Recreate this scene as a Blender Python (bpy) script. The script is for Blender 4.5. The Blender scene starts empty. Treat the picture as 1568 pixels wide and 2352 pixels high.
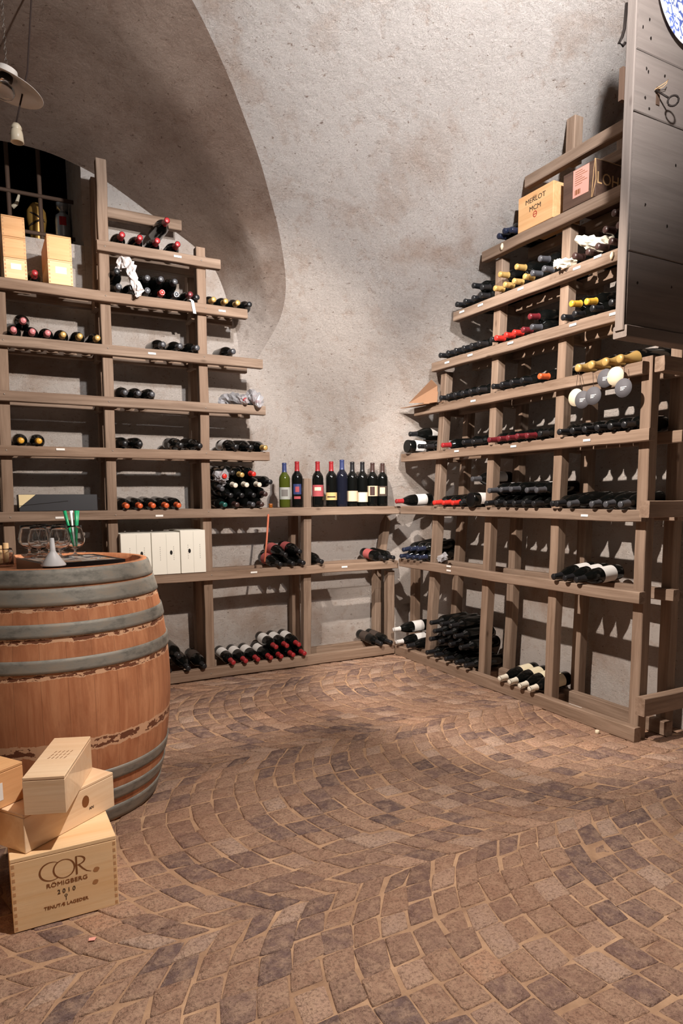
import bpy, bmesh, math, random
from mathutils import Vector, Matrix, Euler
random.seed(7)
C = bpy.context.scene.collection
R3 = random.Random(11)

# ------------------------------------------------------------------ camera
# world: x runs left along the left rack, y runs out along the right rack, z up; origin = floor corner of the racks
F, YAW, PITCH, ROLL, CX, CY, CAMH = 1543., .4945, .1199, -.0067, 784., 1325.8, 1.15
CAM = Vector((2.62319, 4.04820, CAMH))
_cp, _sp, _cr, _sr = math.cos(PITCH), math.sin(PITCH), math.cos(ROLL), math.sin(ROLL)
def lev2cam(x, u, z):
    y = -u
    y2 = y*_cp - z*_sp; z2 = z*_cp + y*_sp
    return Vector((x*_cr - y2*_sr, x*_sr + y2*_cr, z2))
_U = (-math.cos(YAW), 0, -math.sin(YAW)); _V = (math.sin(YAW), 0, -math.cos(YAW))
RW = Matrix((lev2cam(*_U), lev2cam(*_V), lev2cam(0, 1, 0))).transposed()   # world -> camera (x right, y down, z forward)
def at(px, py, axis, val):
    """the point of a photograph pixel on the world plane axis = val"""
    d = RW.transposed() @ Vector(((px-CX)/F, (py-CY)/F, 1.))
    return CAM + d*((val - CAM[axis])/d[axis])
cd = bpy.data.cameras.new('camera'); cam = bpy.data.objects.new('camera', cd); C.objects.link(cam)
rc = RW.transposed()
m = Matrix((rc.col[0], -rc.col[1], -rc.col[2])).transposed().to_4x4()
m.translation = CAM; cam.matrix_world = m
cd.sensor_fit = 'VERTICAL'; cd.sensor_height = 36; cd.lens = F/2352*36
cd.shift_y = (CY - 1176)/2352; cd.clip_start = .05
bpy.context.scene.camera = cam
vs = bpy.context.scene.view_settings
vs.view_transform = 'Standard'; vs.look = 'None'; vs.gamma = 1; vs.exposure = .28; vs.use_curve_mapping = False

# ------------------------------------------------------------------ materials
def srgb(r, g, b):
    f = lambda c: (c/255/12.92) if c <= 10 else ((c/255+.055)/1.055)**2.4
    return (f(r), f(g), f(b), 1)
def mat(name, col, rough=.6, metal=0., spec=.5, coat=0., trans=0., ior=1.45, emis=None):
    mt = bpy.data.materials.new(name); mt.use_nodes = True
    b = mt.node_tree.nodes['Principled BSDF']
    b.inputs['Base Color'].default_value = col; b.inputs['Roughness'].default_value = rough
    b.inputs['Metallic'].default_value = metal; b.inputs['Specular IOR Level'].default_value = spec
    b.inputs['Coat Weight'].default_value = coat; b.inputs['Transmission Weight'].default_value = trans
    b.inputs['IOR'].default_value = ior
    if emis: b.inputs['Emission Color'].default_value = emis[0]; b.inputs['Emission Strength'].default_value = emis[1]
    return mt
class N:
    def __init__(s, mt): s.t = mt.node_tree; s.b = s.t.nodes['Principled BSDF']
    def n(s, ty, **k):
        x = s.t.nodes.new(ty)
        for a, v in k.items(): setattr(x, a, v)
        return x
    def l(s, a, b): s.t.links.new(a, b)
    def coords(s, scale=(1, 1, 1), kind='Object', rnd=False):
        tc = s.n('ShaderNodeTexCoord'); mp = s.n('ShaderNodeMapping'); mp.inputs['Scale'].default_value = scale
        s.l(tc.outputs[kind], mp.inputs['Vector'])
        if rnd:
            oi = s.n('ShaderNodeObjectInfo'); mu = s.n('ShaderNodeMath', operation='MULTIPLY'); mu.inputs[1].default_value = 37.
            s.l(oi.outputs['Random'], mu.inputs[0])
            cb = s.n('ShaderNodeCombineXYZ'); s.l(mu.outputs[0], cb.inputs[0]); s.l(mu.outputs[0], cb.inputs[1])
            s.l(cb.outputs[0], mp.inputs['Location'])
        return mp.outputs[0]
    def noise(s, vec, scale, detail=4, rough=.6, dist=0.):
        x = s.n('ShaderNodeTexNoise'); x.inputs['Scale'].default_value = scale; x.inputs['Detail'].default_value = detail
        x.inputs['Roughness'].default_value = rough; x.inputs['Distortion'].default_value = dist
        s.l(vec, x.inputs['Vector']); return x.outputs['Fac']
    def ramp(s, fac, stops, interp='LINEAR'):
        r = s.n('ShaderNodeValToRGB'); e = r.color_ramp; e.interpolation = interp
        while len(e.elements) < len(stops): e.elements.new(.5)
        for el, (p, c) in zip(e.elements, stops):
            el.position = p; el.color = c if len(c) == 4 else (*c, 1)
        s.l(fac, r.inputs[0]); return r.outputs[0]
    def mix(s, fac, a, b, mode='MIX'):
        x = s.n('ShaderNodeMix', data_type='RGBA', blend_type=mode)
        for v, i in ((fac, 0), (a, 6), (b, 7)):
            if hasattr(v, 'is_output'): s.l(v, x.inputs[i])
            else: x.inputs[i].default_value = v
        return x.outputs[2]
    def math(s, op, a, b=0.):
        x = s.n('ShaderNodeMath', operation=op)
        for i, v in ((0, a), (1, b)):
            if hasattr(v, 'is_output'): s.l(v, x.inputs[i])
            else: x.inputs[i].default_value = v
        return x.outputs[0]
    def bump(s, h, strength=.5, dist=.01, prev=None):
        x = s.n('ShaderNodeBump'); x.inputs['Strength'].default_value = strength; x.inputs['Distance'].default_value = dist
        s.l(h, x.inputs['Height'])
        if prev: s.l(prev, x.inputs['Normal'])
        return x.outputs[0]
    def out(s, col=None, nor=None, rough=None):
        if col: s.l(col, s.b.inputs['Base Color'])
        if nor: s.l(nor, s.b.inputs['Normal'])
        if rough: s.l(rough, s.b.inputs['Roughness'])
W1, K1 = (1, 1, 1, 1), (0, 0, 0, 1)

def plaster(name, base, stain, grit=1.0, stain_lo=.52, stain_hi=.72, shade_col=None):
    mt = mat(name, base, .95, spec=.15); n = N(mt); v = n.coords()
    big = n.noise(v, 1.7, 6, .65, .4); mid = n.noise(v, 11, 6, .75); fine = n.noise(n.coords((1, 1, 2.1)), 46, 8, .84)
    b_ = base
    if shade_col:   # shade painted into the colour higher up, with a ragged edge
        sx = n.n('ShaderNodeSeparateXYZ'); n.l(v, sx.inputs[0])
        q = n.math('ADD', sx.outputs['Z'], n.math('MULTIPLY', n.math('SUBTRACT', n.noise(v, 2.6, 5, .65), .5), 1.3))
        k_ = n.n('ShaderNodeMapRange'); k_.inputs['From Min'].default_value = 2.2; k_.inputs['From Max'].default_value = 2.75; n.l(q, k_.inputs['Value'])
        b_ = n.mix(k_.outputs[0], base, shade_col)
    c = n.mix(n.math('MULTIPLY', n.ramp(big, [(stain_lo, K1), (stain_hi, W1)]), .8), b_, stain)
    c = n.mix(n.math('MULTIPLY', n.ramp(mid, [(.55, K1), (.75, W1)]), .55), c, stain)
    pit = n.ramp(n.noise(n.coords((1, 1, 2.4)), 34, 6, .72), [(.335, W1), (.385, K1)])
    c = n.mix(n.math('MULTIPLY', pit, .75), c, (stain[0]*.5, stain[1]*.45, stain[2]*.42, 1))
    b1 = n.bump(fine, min(1, .8*grit), .026*grit)
    b2 = n.bump(mid, min(1, .4*grit), .035, b1)
    n.out(c, b2); return mt
M = {}
M['plaster'] = plaster('pale roughcast plaster', srgb(244, 231, 221), srgb(192, 150, 118), 1.35, .53, .76)
M['soffit'] = plaster('shade-painted roughcast plaster', srgb(232, 218, 208), srgb(122, 92, 74), 1.3, .42, .80, srgb(172, 148, 132))  # browner upper tone paints in the soffit's unlit shade
M['wall'] = M['plaster']

def wood(name, light, dark, knots=True, grain=1.0, rough=.75, coat=0., tint=.25):
    """long grain along local x"""
    mt = mat(name, light, rough, spec=.25, coat=coat); n = N(mt)
    v = n.coords((1.3, 26, 26), rnd=True); v2 = n.coords((.8, 5, 5), rnd=True); v3 = n.coords((3, 90, 90), rnd=True)
    g = n.noise(v, 1.1, 6, .7, .5); w = n.noise(v2, 1.5, 3, .6); f = n.noise(v3, 1, 3, .6)
    c = n.mix(n.ramp(g, [(.30, K1), (.64, W1)]), dark, light)
    c = n.mix(n.math('MULTIPLY', n.ramp(w, [(.42, K1), (.75, W1)]), .6), c, (dark[0]*1.25, dark[1]*1.2, dark[2]*1.2, 1))
    oi = n.n('ShaderNodeObjectInfo')
    c = n.mix(n.math('MULTIPLY', oi.outputs['Random'], tint), c, (light[0]*1.25, light[1]*1.02, light[2]*.82, 1))
    if knots:
        vo = n.n('ShaderNodeTexVoronoi'); vo.inputs['Scale'].default_value = 3.2; n.l(n.coords((1, 2.2, 2.2), rnd=True), vo.inputs['Vector'])
        k = n.ramp(vo.outputs['Distance'], [(.02, W1), (.085, K1)])
        c = n.mix(n.math('MULTIPLY', k, .75), c, (dark[0]*.45, dark[1]*.38, dark[2]*.35, 1))
    n.out(c, n.bump(f, .25*grain, .003, n.bump(g, .35*grain, .004))); return mt
M['beam'] = wood('weathered rack timber', srgb(152, 131, 114), srgb(100, 81, 67), tint=.14)
M['crate'] = wood('pale crate pine', srgb(238, 208, 166), srgb(222, 180, 130), True, .3, .55, 0, .1)
M['crate_wrap'] = wood('pine under clear film', srgb(240, 212, 178), srgb(224, 188, 148), True, .3, .4, .7, .1)
M['crate_orange'] = wood('honey crate pine', srgb(226, 180, 130), srgb(206, 152, 102), True, .3, .55, 0, .1)
M['crate_dark'] = wood('dark brown box', srgb(98, 76, 64), srgb(62, 46, 40), False, .6, .6)
M['door'] = wood('old grey door planks', srgb(130, 118, 110), srgb(112, 101, 94), True, 1.2, .85, 0, 0)
M['door_edge'] = wood('worn door edge', srgb(168, 142, 122), srgb(124, 100, 84), False, 1.4, .85)

# barrel: local z is the axis
def barrel_mat():
    mt = mat('oiled oak staves', srgb(190, 120, 78), .5, spec=.35); n = N(mt)
    tc = n.n('ShaderNodeTexCoord'); sx = n.n('ShaderNodeSeparateXYZ'); n.l(tc.outputs['Object'], sx.inputs[0])
    ang = n.math('ARCTAN2', sx.outputs['Y'], sx.outputs['X'])
    st = n.math('MULTIPLY', ang, 32/(2*math.pi)); fr = n.math('FRACT', st); fl = n.math('FLOOR', st)
    wn = n.n('ShaderNodeTexWhiteNoise', noise_dimensions='1D'); n.l(fl, wn.inputs['W'])
    v = n.coords((24, 24, 2.2)); g = n.noise(v, 1.5, 5, .65, .8); blot = n.noise(n.coords((5, 5, 3)), 1.4, 5, .65)
    c = n.mix(n.ramp(g, [(.3, K1), (.7, W1)]), srgb(180, 116, 80), srgb(220, 158, 116))
    c = n.mix(n.math('MULTIPLY', wn.outputs['Value'], .35), c, srgb(160, 92, 58))
    c = n.mix(n.math('MULTIPLY', n.ramp(blot, [(.5, K1), (.75, W1)]), .6), c, srgb(126, 72, 48))
    seam = n.ramp(fr, [(0, W1), (.02, K1), (.985, K1), (1., W1)])
    c = n.mix(n.math('MULTIPLY', seam, .45), c, srgb(84, 48, 32))
    # ragged old hoop marks
    rag = n.noise(n.coords((14, 14, 30)), 1.3, 4, .7)
    for z0, hw in ((.325, .022), (.573, .010), (.690, .009), (.791, .006)):
        d = n.math('ABSOLUTE', n.math('SUBTRACT', sx.outputs['Z'], z0))
        d2 = n.math('ADD', d, n.math('MULTIPLY', n.math('SUBTRACT', rag, .5), .034))
        pale = n.math('LESS_THAN', d2, hw)
        c = n.mix(n.math('MULTIPLY', pale, .85), c, srgb(226, 182, 146))
        core = n.math('MULTIPLY', n.math('LESS_THAN', d2, hw*.62), n.math('GREATER_THAN', n.noise(n.coords((9, 9, 14)), 1.6, 4, .7), .5))
        c = n.mix(n.math('MULTIPLY', core, .9), c, srgb(98, 46, 26))
    n.out(c, n.bump(g, .2, .003)); return mt
M['staves'] = barrel_mat()
def zinc():
    mt = mat('dull galvanised hoop', srgb(140, 136, 128), .66, .45, .4); n = N(mt)
    a = n.noise(n.coords((6, 6, 14)), 1.7, 5, .7)
    n.out(n.ramp(a, [(.3, srgb(108, 106, 100)), (.5, srgb(150, 146, 137)), (.72, srgb(166, 152, 136))]), n.bump(a, .2, .003)); return mt
M['hoop'] = zinc()

# cobbles
def stone():
    mt = mat('porphyry setts', srgb(150, 115, 95), .7, spec=.3); n = N(mt)
    ge = n.n('ShaderNodeNewGeometry'); rp = ge.outputs['Random Per Island']
    v = n.coords((1, 1, 1)); a = n.noise(v, 26, 6, .7); b = n.noise(v, 110, 4, .7); big = n.noise(v, .9, 3, .5)
    c = n.ramp(rp, [(0, srgb(106, 86, 82)), (.16, srgb(122, 98, 92)), (.32, srgb(144, 114, 98)), (.55, srgb(166, 132, 110)), (.8, srgb(152, 118, 98)), (.93, srgb(182, 154, 136)), (1, srgb(184, 142, 114))])
    c = n.mix(n.math('MULTIPLY', n.ramp(a, [(.42, K1), (.62, W1)]), .55), c, srgb(188, 156, 130))
    c = n.mix(n.math('MULTIPLY', n.ramp(b, [(.36, W1), (.52, K1)]), .6), c, srgb(92, 68, 58))
    c = n.mix(n.math('MULTIPLY', n.ramp(big, [(.48, K1), (.7, W1)]), .4), c, srgb(150, 106, 78))
    n.out(c, n.bump(b, .6, .006, n.bump(a, .9, .02))); return mt
M['stone'] = stone()
def mortar():
    mt = mat('sandy joint', srgb(196, 160, 126), .95, spec=.1); n = N(mt); v = n.coords()
    a = n.noise(v, 5, 5, .7); b = n.noise(v, 160, 2, .6)
    n.out(n.ramp(a, [(.35, srgb(140, 110, 88)), (.65, srgb(182, 148, 118))]), n.bump(b, .5, .004)); return mt
M['mortar'] = mortar()

def plain(k, r, g, b, rough=.5, **kw): M[k] = mat(k.replace('_', ' '), srgb(r, g, b), rough, **kw)
plain('dark_glass', 12, 13, 12, .12, spec=.55)
plain('green_glass', 70, 78, 24, .08, spec=.6)
plain('blue_glass', 22, 24, 36, .12, spec=.5)
caps = dict(black=(30, 30, 32), grey=(74, 74, 78), red=(158, 42, 46), burgundy=(108, 34, 40), orange=(206, 94, 50), yellow=(222, 166, 60),
            gold=(196, 160, 96), cream=(226, 216, 198), white=(214, 210, 206), teal=(30, 84, 78), blue=(54, 64, 108), pink=(196, 120, 122), scarlet=(204, 50, 42), navy=(34, 40, 60), brown=(66, 46, 42))
for k, c in caps.items(): plain('foil_'+k, *c, .35, spec=.5, metal=.25 if k in ('gold',) else 0.)
labs = dict(white=(226, 222, 218), cream=(226, 214, 184), pinkred=(176, 92, 90), rose=(172, 82, 86), slate=(120, 116, 112), buff=(214, 190, 160), yellow=(214, 196, 120), art=(170, 172, 166), dark=(70, 60, 54), tan=(206, 178, 120))
for k, c in labs.items(): plain('paper_'+k, *c, .7, spec=.2)
plain('crate_joint', 196, 148, 104, .6); plain('knot', 176, 122, 76, .7); plain('tag_white', 236, 232, 226, .7); plain('iron', 46, 38, 34, .6, metal=.6); plain('rust_iron', 92, 70, 56, .75, metal=.2)
plain('black_lacquer', 26, 22, 22, .3); plain('white_plastic', 236, 236, 238, .4); plain('green_plastic', 20, 140, 90, .35); plain('cork', 214, 178, 132, .8)
plain('clear_glass', 250, 250, 250, .02, trans=1., ior=1.45); plain('enamel', 236, 226, 216, .25, coat=.3); plain('porcelain', 224, 208, 180, .35)
plain('cord', 52, 36, 30, .8); plain('steel_chain', 150, 140, 130, .4, metal=.6); plain('ink_brown', 132, 84, 50, .8, spec=.1); plain('ink_black', 62, 50, 42, .8, spec=.1)
plain('carton_white', 232, 228, 216, .8, spec=.2); plain('carton_grey', 186, 182, 172, .8, spec=.2); plain('hole', 24, 20, 18, .9)
plain('cardboard', 152, 116, 90, .85, spec=.2); plain('tag_grey', 92, 90, 94, .7); plain('tag_cream', 222, 208, 180, .75)
plain('label_pink', 224, 156, 140, .8, spec=.2); plain('twine', 202, 160, 112, .9); plain('black_carton', 46, 46, 50, .45); plain('carton_gold', 226, 206, 160, .5)
plain('dowel_orange', 200, 112, 84, .6); plain('tissue', 222, 212, 208, .8); plain('netting', 224, 216, 196, .9); plain('niche_shade', 20, 15, 13, .95, spec=.05)
plain('gilt', 186, 142, 72, .45, metal=.4); plain('silver', 170, 172, 174, .3, metal=.7); plain('logo_red', 170, 30, 30, .6); plain('film', 232, 230, 234, .2, spec=.6, trans=.6, coat=.5); plain('amber', 150, 84, 30, .25)
plain('ink_white', 232, 230, 226, .8); plain('leather', 60, 44, 36, .7)
def plate_mat():
    mt = mat('blue and white glaze', srgb(232, 234, 238), .15, spec=.6); n = N(mt); v = n.coords()
    vo = n.n('ShaderNodeTexVoronoi', feature='DISTANCE_TO_EDGE'); vo.inputs['Scale'].default_value = 34; n.l(v, vo.inputs['Vector'])
    a = n.noise(v, 22, 3, .6, 1.5)
    k = n.math('MULTIPLY', n.math('LESS_THAN', vo.outputs['Distance'], .13), n.math('GREATER_THAN', a, .47))
    n.out(n.mix(k, srgb(234, 236, 240), srgb(88, 104, 170))); return mt
M['plate'] = plate_mat()
def picture_mat():
    mt = mat('glazed picture', srgb(120, 130, 140), .12, spec=.6); n = N(mt)
    a = n.noise(n.coords((9, 9, 9)), 1.2, 3, .6, 1.2)
    n.out(n.ramp(a, [(.36, srgb(74, 84, 96)), (.46, srgb(206, 204, 196)), (.56, srgb(214, 140, 84)), (.64, srgb(96, 140, 176)), (.74, srgb(188, 182, 170))], 'CONSTANT')); return mt
M['picture'] = picture_mat()

# ------------------------------------------------------------------ mesh helpers
class MB:
    def __init__(s): s.v = []; s.f = []; s.mi = []; s.sm = []
    def add(s, vs, fs, mi=0, smooth=False):
        o = len(s.v); s.v += [tuple(x) for x in vs]
        for f in fs: s.f.append(tuple(i+o for i in f)); s.mi.append(mi); s.sm.append(smooth)
    def box(s, a, b, mi=0):
        (x0, y0, z0), (x1, y1, z1) = [[min(p, q) for p, q in zip(a, b)], [max(p, q) for p, q in zip(a, b)]]
        s.add([(x0, y0, z0), (x1, y0, z0), (x1, y1, z0), (x0, y1, z0), (x0, y0, z1), (x1, y0, z1), (x1, y1, z1), (x0, y1, z1)],
              [(0, 3, 2, 1), (4, 5, 6, 7), (0, 1, 5, 4), (1, 2, 6, 5), (2, 3, 7, 6), (3, 0, 4, 7)], mi)
    def lathe(s, prof, seg=28, mi=0, a0=0., a1=2*math.pi, cap=True):
        full = abs(a1-a0-2*math.pi) < 1e-6; n = seg if full else seg+1; vs = []
        for r, z in prof:
            for k in range(n):
                t = a0+(a1-a0)*k/seg; vs.append((r*math.cos(t), r*math.sin(t), z))
        fs = []
        for i in range(len(prof)-1):
            for k in range(seg):
                k2 = (k+1) % n
                fs.append((i*n+k, i*n+k2, (i+1)*n+k2, (i+1)*n+k))
        s.add(vs, fs, mi, True)
        if full and cap:
            o = len(s.v)-len(vs)
            if prof[0][0] > 1e-5: s.f.append(tuple(o+k for k in reversed(range(n)))); s.mi.append(mi); s.sm.append(False)
            if prof[-1][0] > 1e-5: s.f.append(tuple(o+(len(prof)-1)*n+k for k in range(n))); s.mi.append(mi); s.sm.append(False)
    def tube(s, pts, r, seg=8, mi=0):
        pts = [Vector(p) for p in pts]; vs = []; n = len(pts)
        ref = Vector((0, 0, 1))
        for i, p in enumerate(pts):
            d = (pts[min(i+1, n-1)]-pts[max(i-1, 0)]).normalized()
            a = d.cross(ref if abs(d.dot(ref)) < .95 else Vector((1, 0, 0))).normalized(); b = d.cross(a)
            rr = r[i] if isinstance(r, (list, tuple)) else r
            for k in range(seg): t = 2*math.pi*k/seg; vs.append(p+a*rr*math.cos(t)+b*rr*math.sin(t))
        fs = [(i*seg+k, i*seg+(k+1) % seg, (i+1)*seg+(k+1) % seg, (i+1)*seg+k) for i in range(n-1) for k in range(seg)]
        fs += [tuple(reversed(range(seg))), tuple((n-1)*seg+k for k in range(seg))]
        s.add(vs, fs, mi, True)
    def mesh(s, name, mats, bevel=0.):
        me = bpy.data.meshes.new(name); me.from_pydata(s.v, [], s.f)
        for mm in (mats if isinstance(mats, (list, tuple)) else [mats]): me.materials.append(mm)
        for p, i, sm in zip(me.polygons, s.mi, s.sm): p.material_index = i; p.use_smooth = sm
        bm = bmesh.new(); bm.from_mesh(me)
        if bevel: bmesh.ops.bevel(bm, geom=bm.edges[:], offset=bevel, segments=1, affect='EDGES')
        bmesh.ops.recalc_face_normals(bm, faces=bm.faces[:]); bm.to_mesh(me); bm.free()
        return me
def link(name, me, parent=None, mw=None):
    o = bpy.data.objects.new(name, me); C.objects.link(o)
    if parent: o.parent = parent
    if mw is not None: o.matrix_basis = mw
    return o
def obj(name, mb, m, parent=None, mw=None, bevel=0.): return link(name, mb.mesh(name, m, bevel), parent, mw)
def tag(o, label, cat, group=None):
    o['label'] = label; o['category'] = cat
    if group: o['group'] = group
    return o
def thing(name, label, cat, mw=None, group=None):
    o = bpy.data.objects.new(name, None); C.objects.link(o); o.empty_display_size = .05
    if mw is not None: o.matrix_basis = mw
    return tag(o, label, cat, group)
def T(x, y, z, rz=0.): return Matrix.Translation((x, y, z)) @ Matrix.Rotation(rz, 4, 'Z')
def struct(o): o['kind'] = 'structure'; return o
def axis_frame(origin, zdir, ref=Vector((0, 0, 1))):
    z = Vector(zdir).normalized(); x = ref.cross(z)
    if x.length < 1e-4: x = Vector((1, 0, 0))
    x.normalize(); y = z.cross(x)
    mm = Matrix((x, y, z)).transposed().to_4x4(); mm.translation = origin; return mm
def beam(name, p0, p1, w, h, out, m, parent, root_loc, jit=.0016):
    """rectangular timber from p0 to p1 (centre line); w along 'out', h across; local x is the length"""
    p0, p1 = Vector(p0), Vector(p1); d = p1-p0; L = d.length; x = d/L
    y = Vector(out); y = (y-x*y.dot(x)).normalized(); z = x.cross(y)
    n = max(2, int(L/.14)); mb = MB(); vs = []; fs = []
    c = .0035
    ring = [(-w/2+c, -h/2), (w/2-c, -h/2), (w/2, -h/2+c), (w/2, h/2-c), (w/2-c, h/2), (-w/2+c, h/2), (-w/2, h/2-c), (-w/2, -h/2+c)]
    for i in range(n+1):
        jy, jz = R3.uniform(-jit, jit), R3.uniform(-jit, jit)
        for a, b in ring: vs.append((L*i/n, a+jy+R3.uniform(-.0006, .0006), b+jz+R3.uniform(-.0006, .0006)))
    for i in range(n):
        for k in range(8): fs.append((i*8+k, i*8+(k+1) % 8, (i+1)*8+(k+1) % 8, (i+1)*8+k))
    fs += [tuple(reversed(range(8))), tuple(n*8+k for k in range(8))]
    mb.add(vs, fs)
    mw = Matrix((x, y, z)).transposed().to_4x4(); mw.translation = p0-Vector(root_loc)
    return obj(name, mb, m, parent, mw)
def text_mesh(s, size, m, name='lettering', extr=.0004, parent=None, mw=None, align='CENTER', sx=1.):
    cu = bpy.data.curves.new(name, 'FONT'); cu.body = s; cu.size = size; cu.extrude = extr; cu.align_x = align; cu.align_y = 'CENTER'; cu.resolution_u = 3
    o = bpy.data.objects.new(name+'_tmp', cu); C.objects.link(o)
    me = bpy.data.meshes.new_from_object(o.evaluated_get(bpy.context.evaluated_depsgraph_get()))
    bpy.data.objects.remove(o); bpy.data.curves.remove(cu); me.name = name
    me.materials.clear(); me.materials.append(m)
    if sx != 1.: me.transform(Matrix.Diagonal((sx, 1, 1, 1)))
    return link(name, me, parent, mw)
def face_frame(o, x, up):
    """text plane: local x along x, local y along up"""
    x = Vector(x).normalized(); y = Vector(up).normalized(); z = x.cross(y)
    mm = Matrix((x, y, z)).transposed().to_4x4(); mm.translation = o; return mm
def lerp_table(z, tab):
    if z <= tab[0][0]: return tab[0][1]
    for (a, p), (b, q) in zip(tab, tab[1:]):
        if z <= b: t = (z-a)/(b-a); return p+(q-p)*t
    return tab[-1][1]

# ------------------------------------------------------------------ setting: floor of setts in segmental arcs
def build_floor():
    mb = MB(); rr = random.Random(5)
    mb.add([(-1.2, -.6, -.0038), (5.2, -.6, -.0038), (5.2, 5.6, -.0038), (-1.2, 5.6, -.0038)], [(0, 1, 2, 3)], 1)
    half, r, step = .55, .76, .088
    amax = math.asin(half/r)
    for k in range(-1, 5):
        vm = .76+1.1*k
        i0 = rr.uniform(0, step)
        u = -1.7+i0
        while u < 4.6:
            n = rr.choice((12, 12, 13)); cuts = [-amax+2*amax*j/n + (rr.uniform(-.012, .012) if 0 < j < n else 0) for j in range(n+1)]
            for j in range(n):
                g = .0022
                a0, a1 = cuts[j]+g/r, cuts[j+1]-g/r
                def P(a, q): return (u+q+r*math.cos(a), vm+r*math.sin(a))
                s0, s1 = g, step-g
                jj = lambda: rr.gauss(0, .0045)
                cs = [P(a0, s0), P(a0, s1), P(a1, s1), P(a1, s0)]
                cs = [(x+jj(), y+jj()) for x, y in cs]
                cx = sum(c[0] for c in cs)/4; cy = sum(c[1] for c in cs)/4
                if not (-1. < cx < 4.6 and -.42 < cy < 5.2): continue
                h = rr.gauss(.0006, .0012); tx, ty = rr.uniform(-.022, .022), rr.uniform(-.022, .022)
                ring = []
                for q in range(4):
                    a, b, c = cs[q-1], cs[q], cs[(q+1) % 4]
                    for t, o in ((.14, a), (.0, None), (.14, c)):
                        if o is None: ring.append((b[0]*.965+cx*.035, b[1]*.965+cy*.035))
                        else: ring.append((b[0]+(o[0]-b[0])*t, b[1]+(o[1]-b[1])*t))
                vs = []; N_ = len(ring)
                zf = lambda x, y, dz: h+dz+(x-cx)*tx+(y-cy)*ty
                for sc, dz in ((1., -.010), (.985, -.0035), (.90, -.0004)):
                    for x, y in ring:
                        X, Y = cx+(x-cx)*sc, cy+(y-cy)*sc
                        vs.append((X, Y, zf(X, Y, dz+(rr.uniform(-.0006, .0006) if dz > -.009 else 0))))
                vs.append((cx, cy, zf(cx, cy, .001)))
                fs = []
                for L in range(2):
                    for q in range(N_): fs.append((L*N_+q, L*N_+(q+1) % N_, (L+1)*N_+(q+1) % N_, (L+1)*N_+q))
                for q in range(N_): fs.append((2*N_+q, 2*N_+(q+1) % N_, 3*N_))
                mb.add(vs, fs, 0, True)
            u += step
    me = bpy.data.meshes.new('floor'); me.from_pydata(mb.v, [], mb.f); me.materials.append(M['stone']); me.materials.append(M['mortar'])
    for p, i, sm in zip(me.polygons, mb.mi, mb.sm): p.material_index = i; p.use_smooth = sm
    struct(link('floor', me))
build_floor()

# ------------------------------------------------------------------ setting: walls and vault
WALL = -.36
WIN_U = 1.965; WIN_Z = at(80, 552, 1, -.40).z
mb = MB()
def wall_patch(mb, u0, u1, z0, z1, nu, nz):
    rr = random.Random(3); vs = [(u0+(u1-u0)*i/nu, WALL+rr.uniform(-.003, .003), z0+(z1-z0)*j/nz) for j in range(nz+1) for i in range(nu+1)]
    mb.add(vs, [(j*(nu+1)+i, j*(nu+1)+i+1, (j+1)*(nu+1)+i+1, (j+1)*(nu+1)+i) for j in range(nz) for i in range(nu)], 0, True)
wall_patch(mb, -.37, WIN_U, -.01, 3.3, 20, 28); wall_patch(mb, WIN_U, 3.4, -.01, WIN_Z, 12, 20)
# thick window reveal
mb.add([(WIN_U, WALL, WIN_Z), (WIN_U, -.97, WIN_Z), (WIN_U, -.97, 3.4), (WIN_U, WALL, 3.4)], [(0, 1, 2, 3)])
mb.add([(WIN_U, WALL, WIN_Z), (3.4, WALL, WIN_Z), (3.4, -.97, WIN_Z), (WIN_U, -.97, WIN_Z)], [(0, 1, 2, 3)])
struct(obj('wall_left', mb, M['wall']))
mb = MB()   # store room behind the grille, its unlit darkness painted into the walls
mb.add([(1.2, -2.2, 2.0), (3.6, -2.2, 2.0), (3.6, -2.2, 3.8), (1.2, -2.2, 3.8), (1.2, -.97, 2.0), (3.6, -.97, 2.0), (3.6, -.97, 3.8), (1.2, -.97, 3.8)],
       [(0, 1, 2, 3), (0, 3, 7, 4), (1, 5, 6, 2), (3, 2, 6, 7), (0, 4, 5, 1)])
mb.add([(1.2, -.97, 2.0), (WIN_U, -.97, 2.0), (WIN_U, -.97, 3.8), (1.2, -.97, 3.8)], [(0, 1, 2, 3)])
struct(obj('wall_niche', mb, M['niche_shade']))
mb = MB()
rr = random.Random(4); nv, nz = 40, 28
vs = [(WALL+rr.uniform(-.003, .003), -.36+(5.4)*i/nv, -.01+3.4*j/nz) for j in range(nz+1) for i in range(nv+1)]
mb.add(vs, [(j*(nv+1)+i, j*(nv+1)+i+1, (j+1)*(nv+1)+i+1, (j+1)*(nv+1)+i) for j in range(nz) for i in range(nv)], 0, True)
struct(obj('wall_right', mb, M['wall']))

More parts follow.
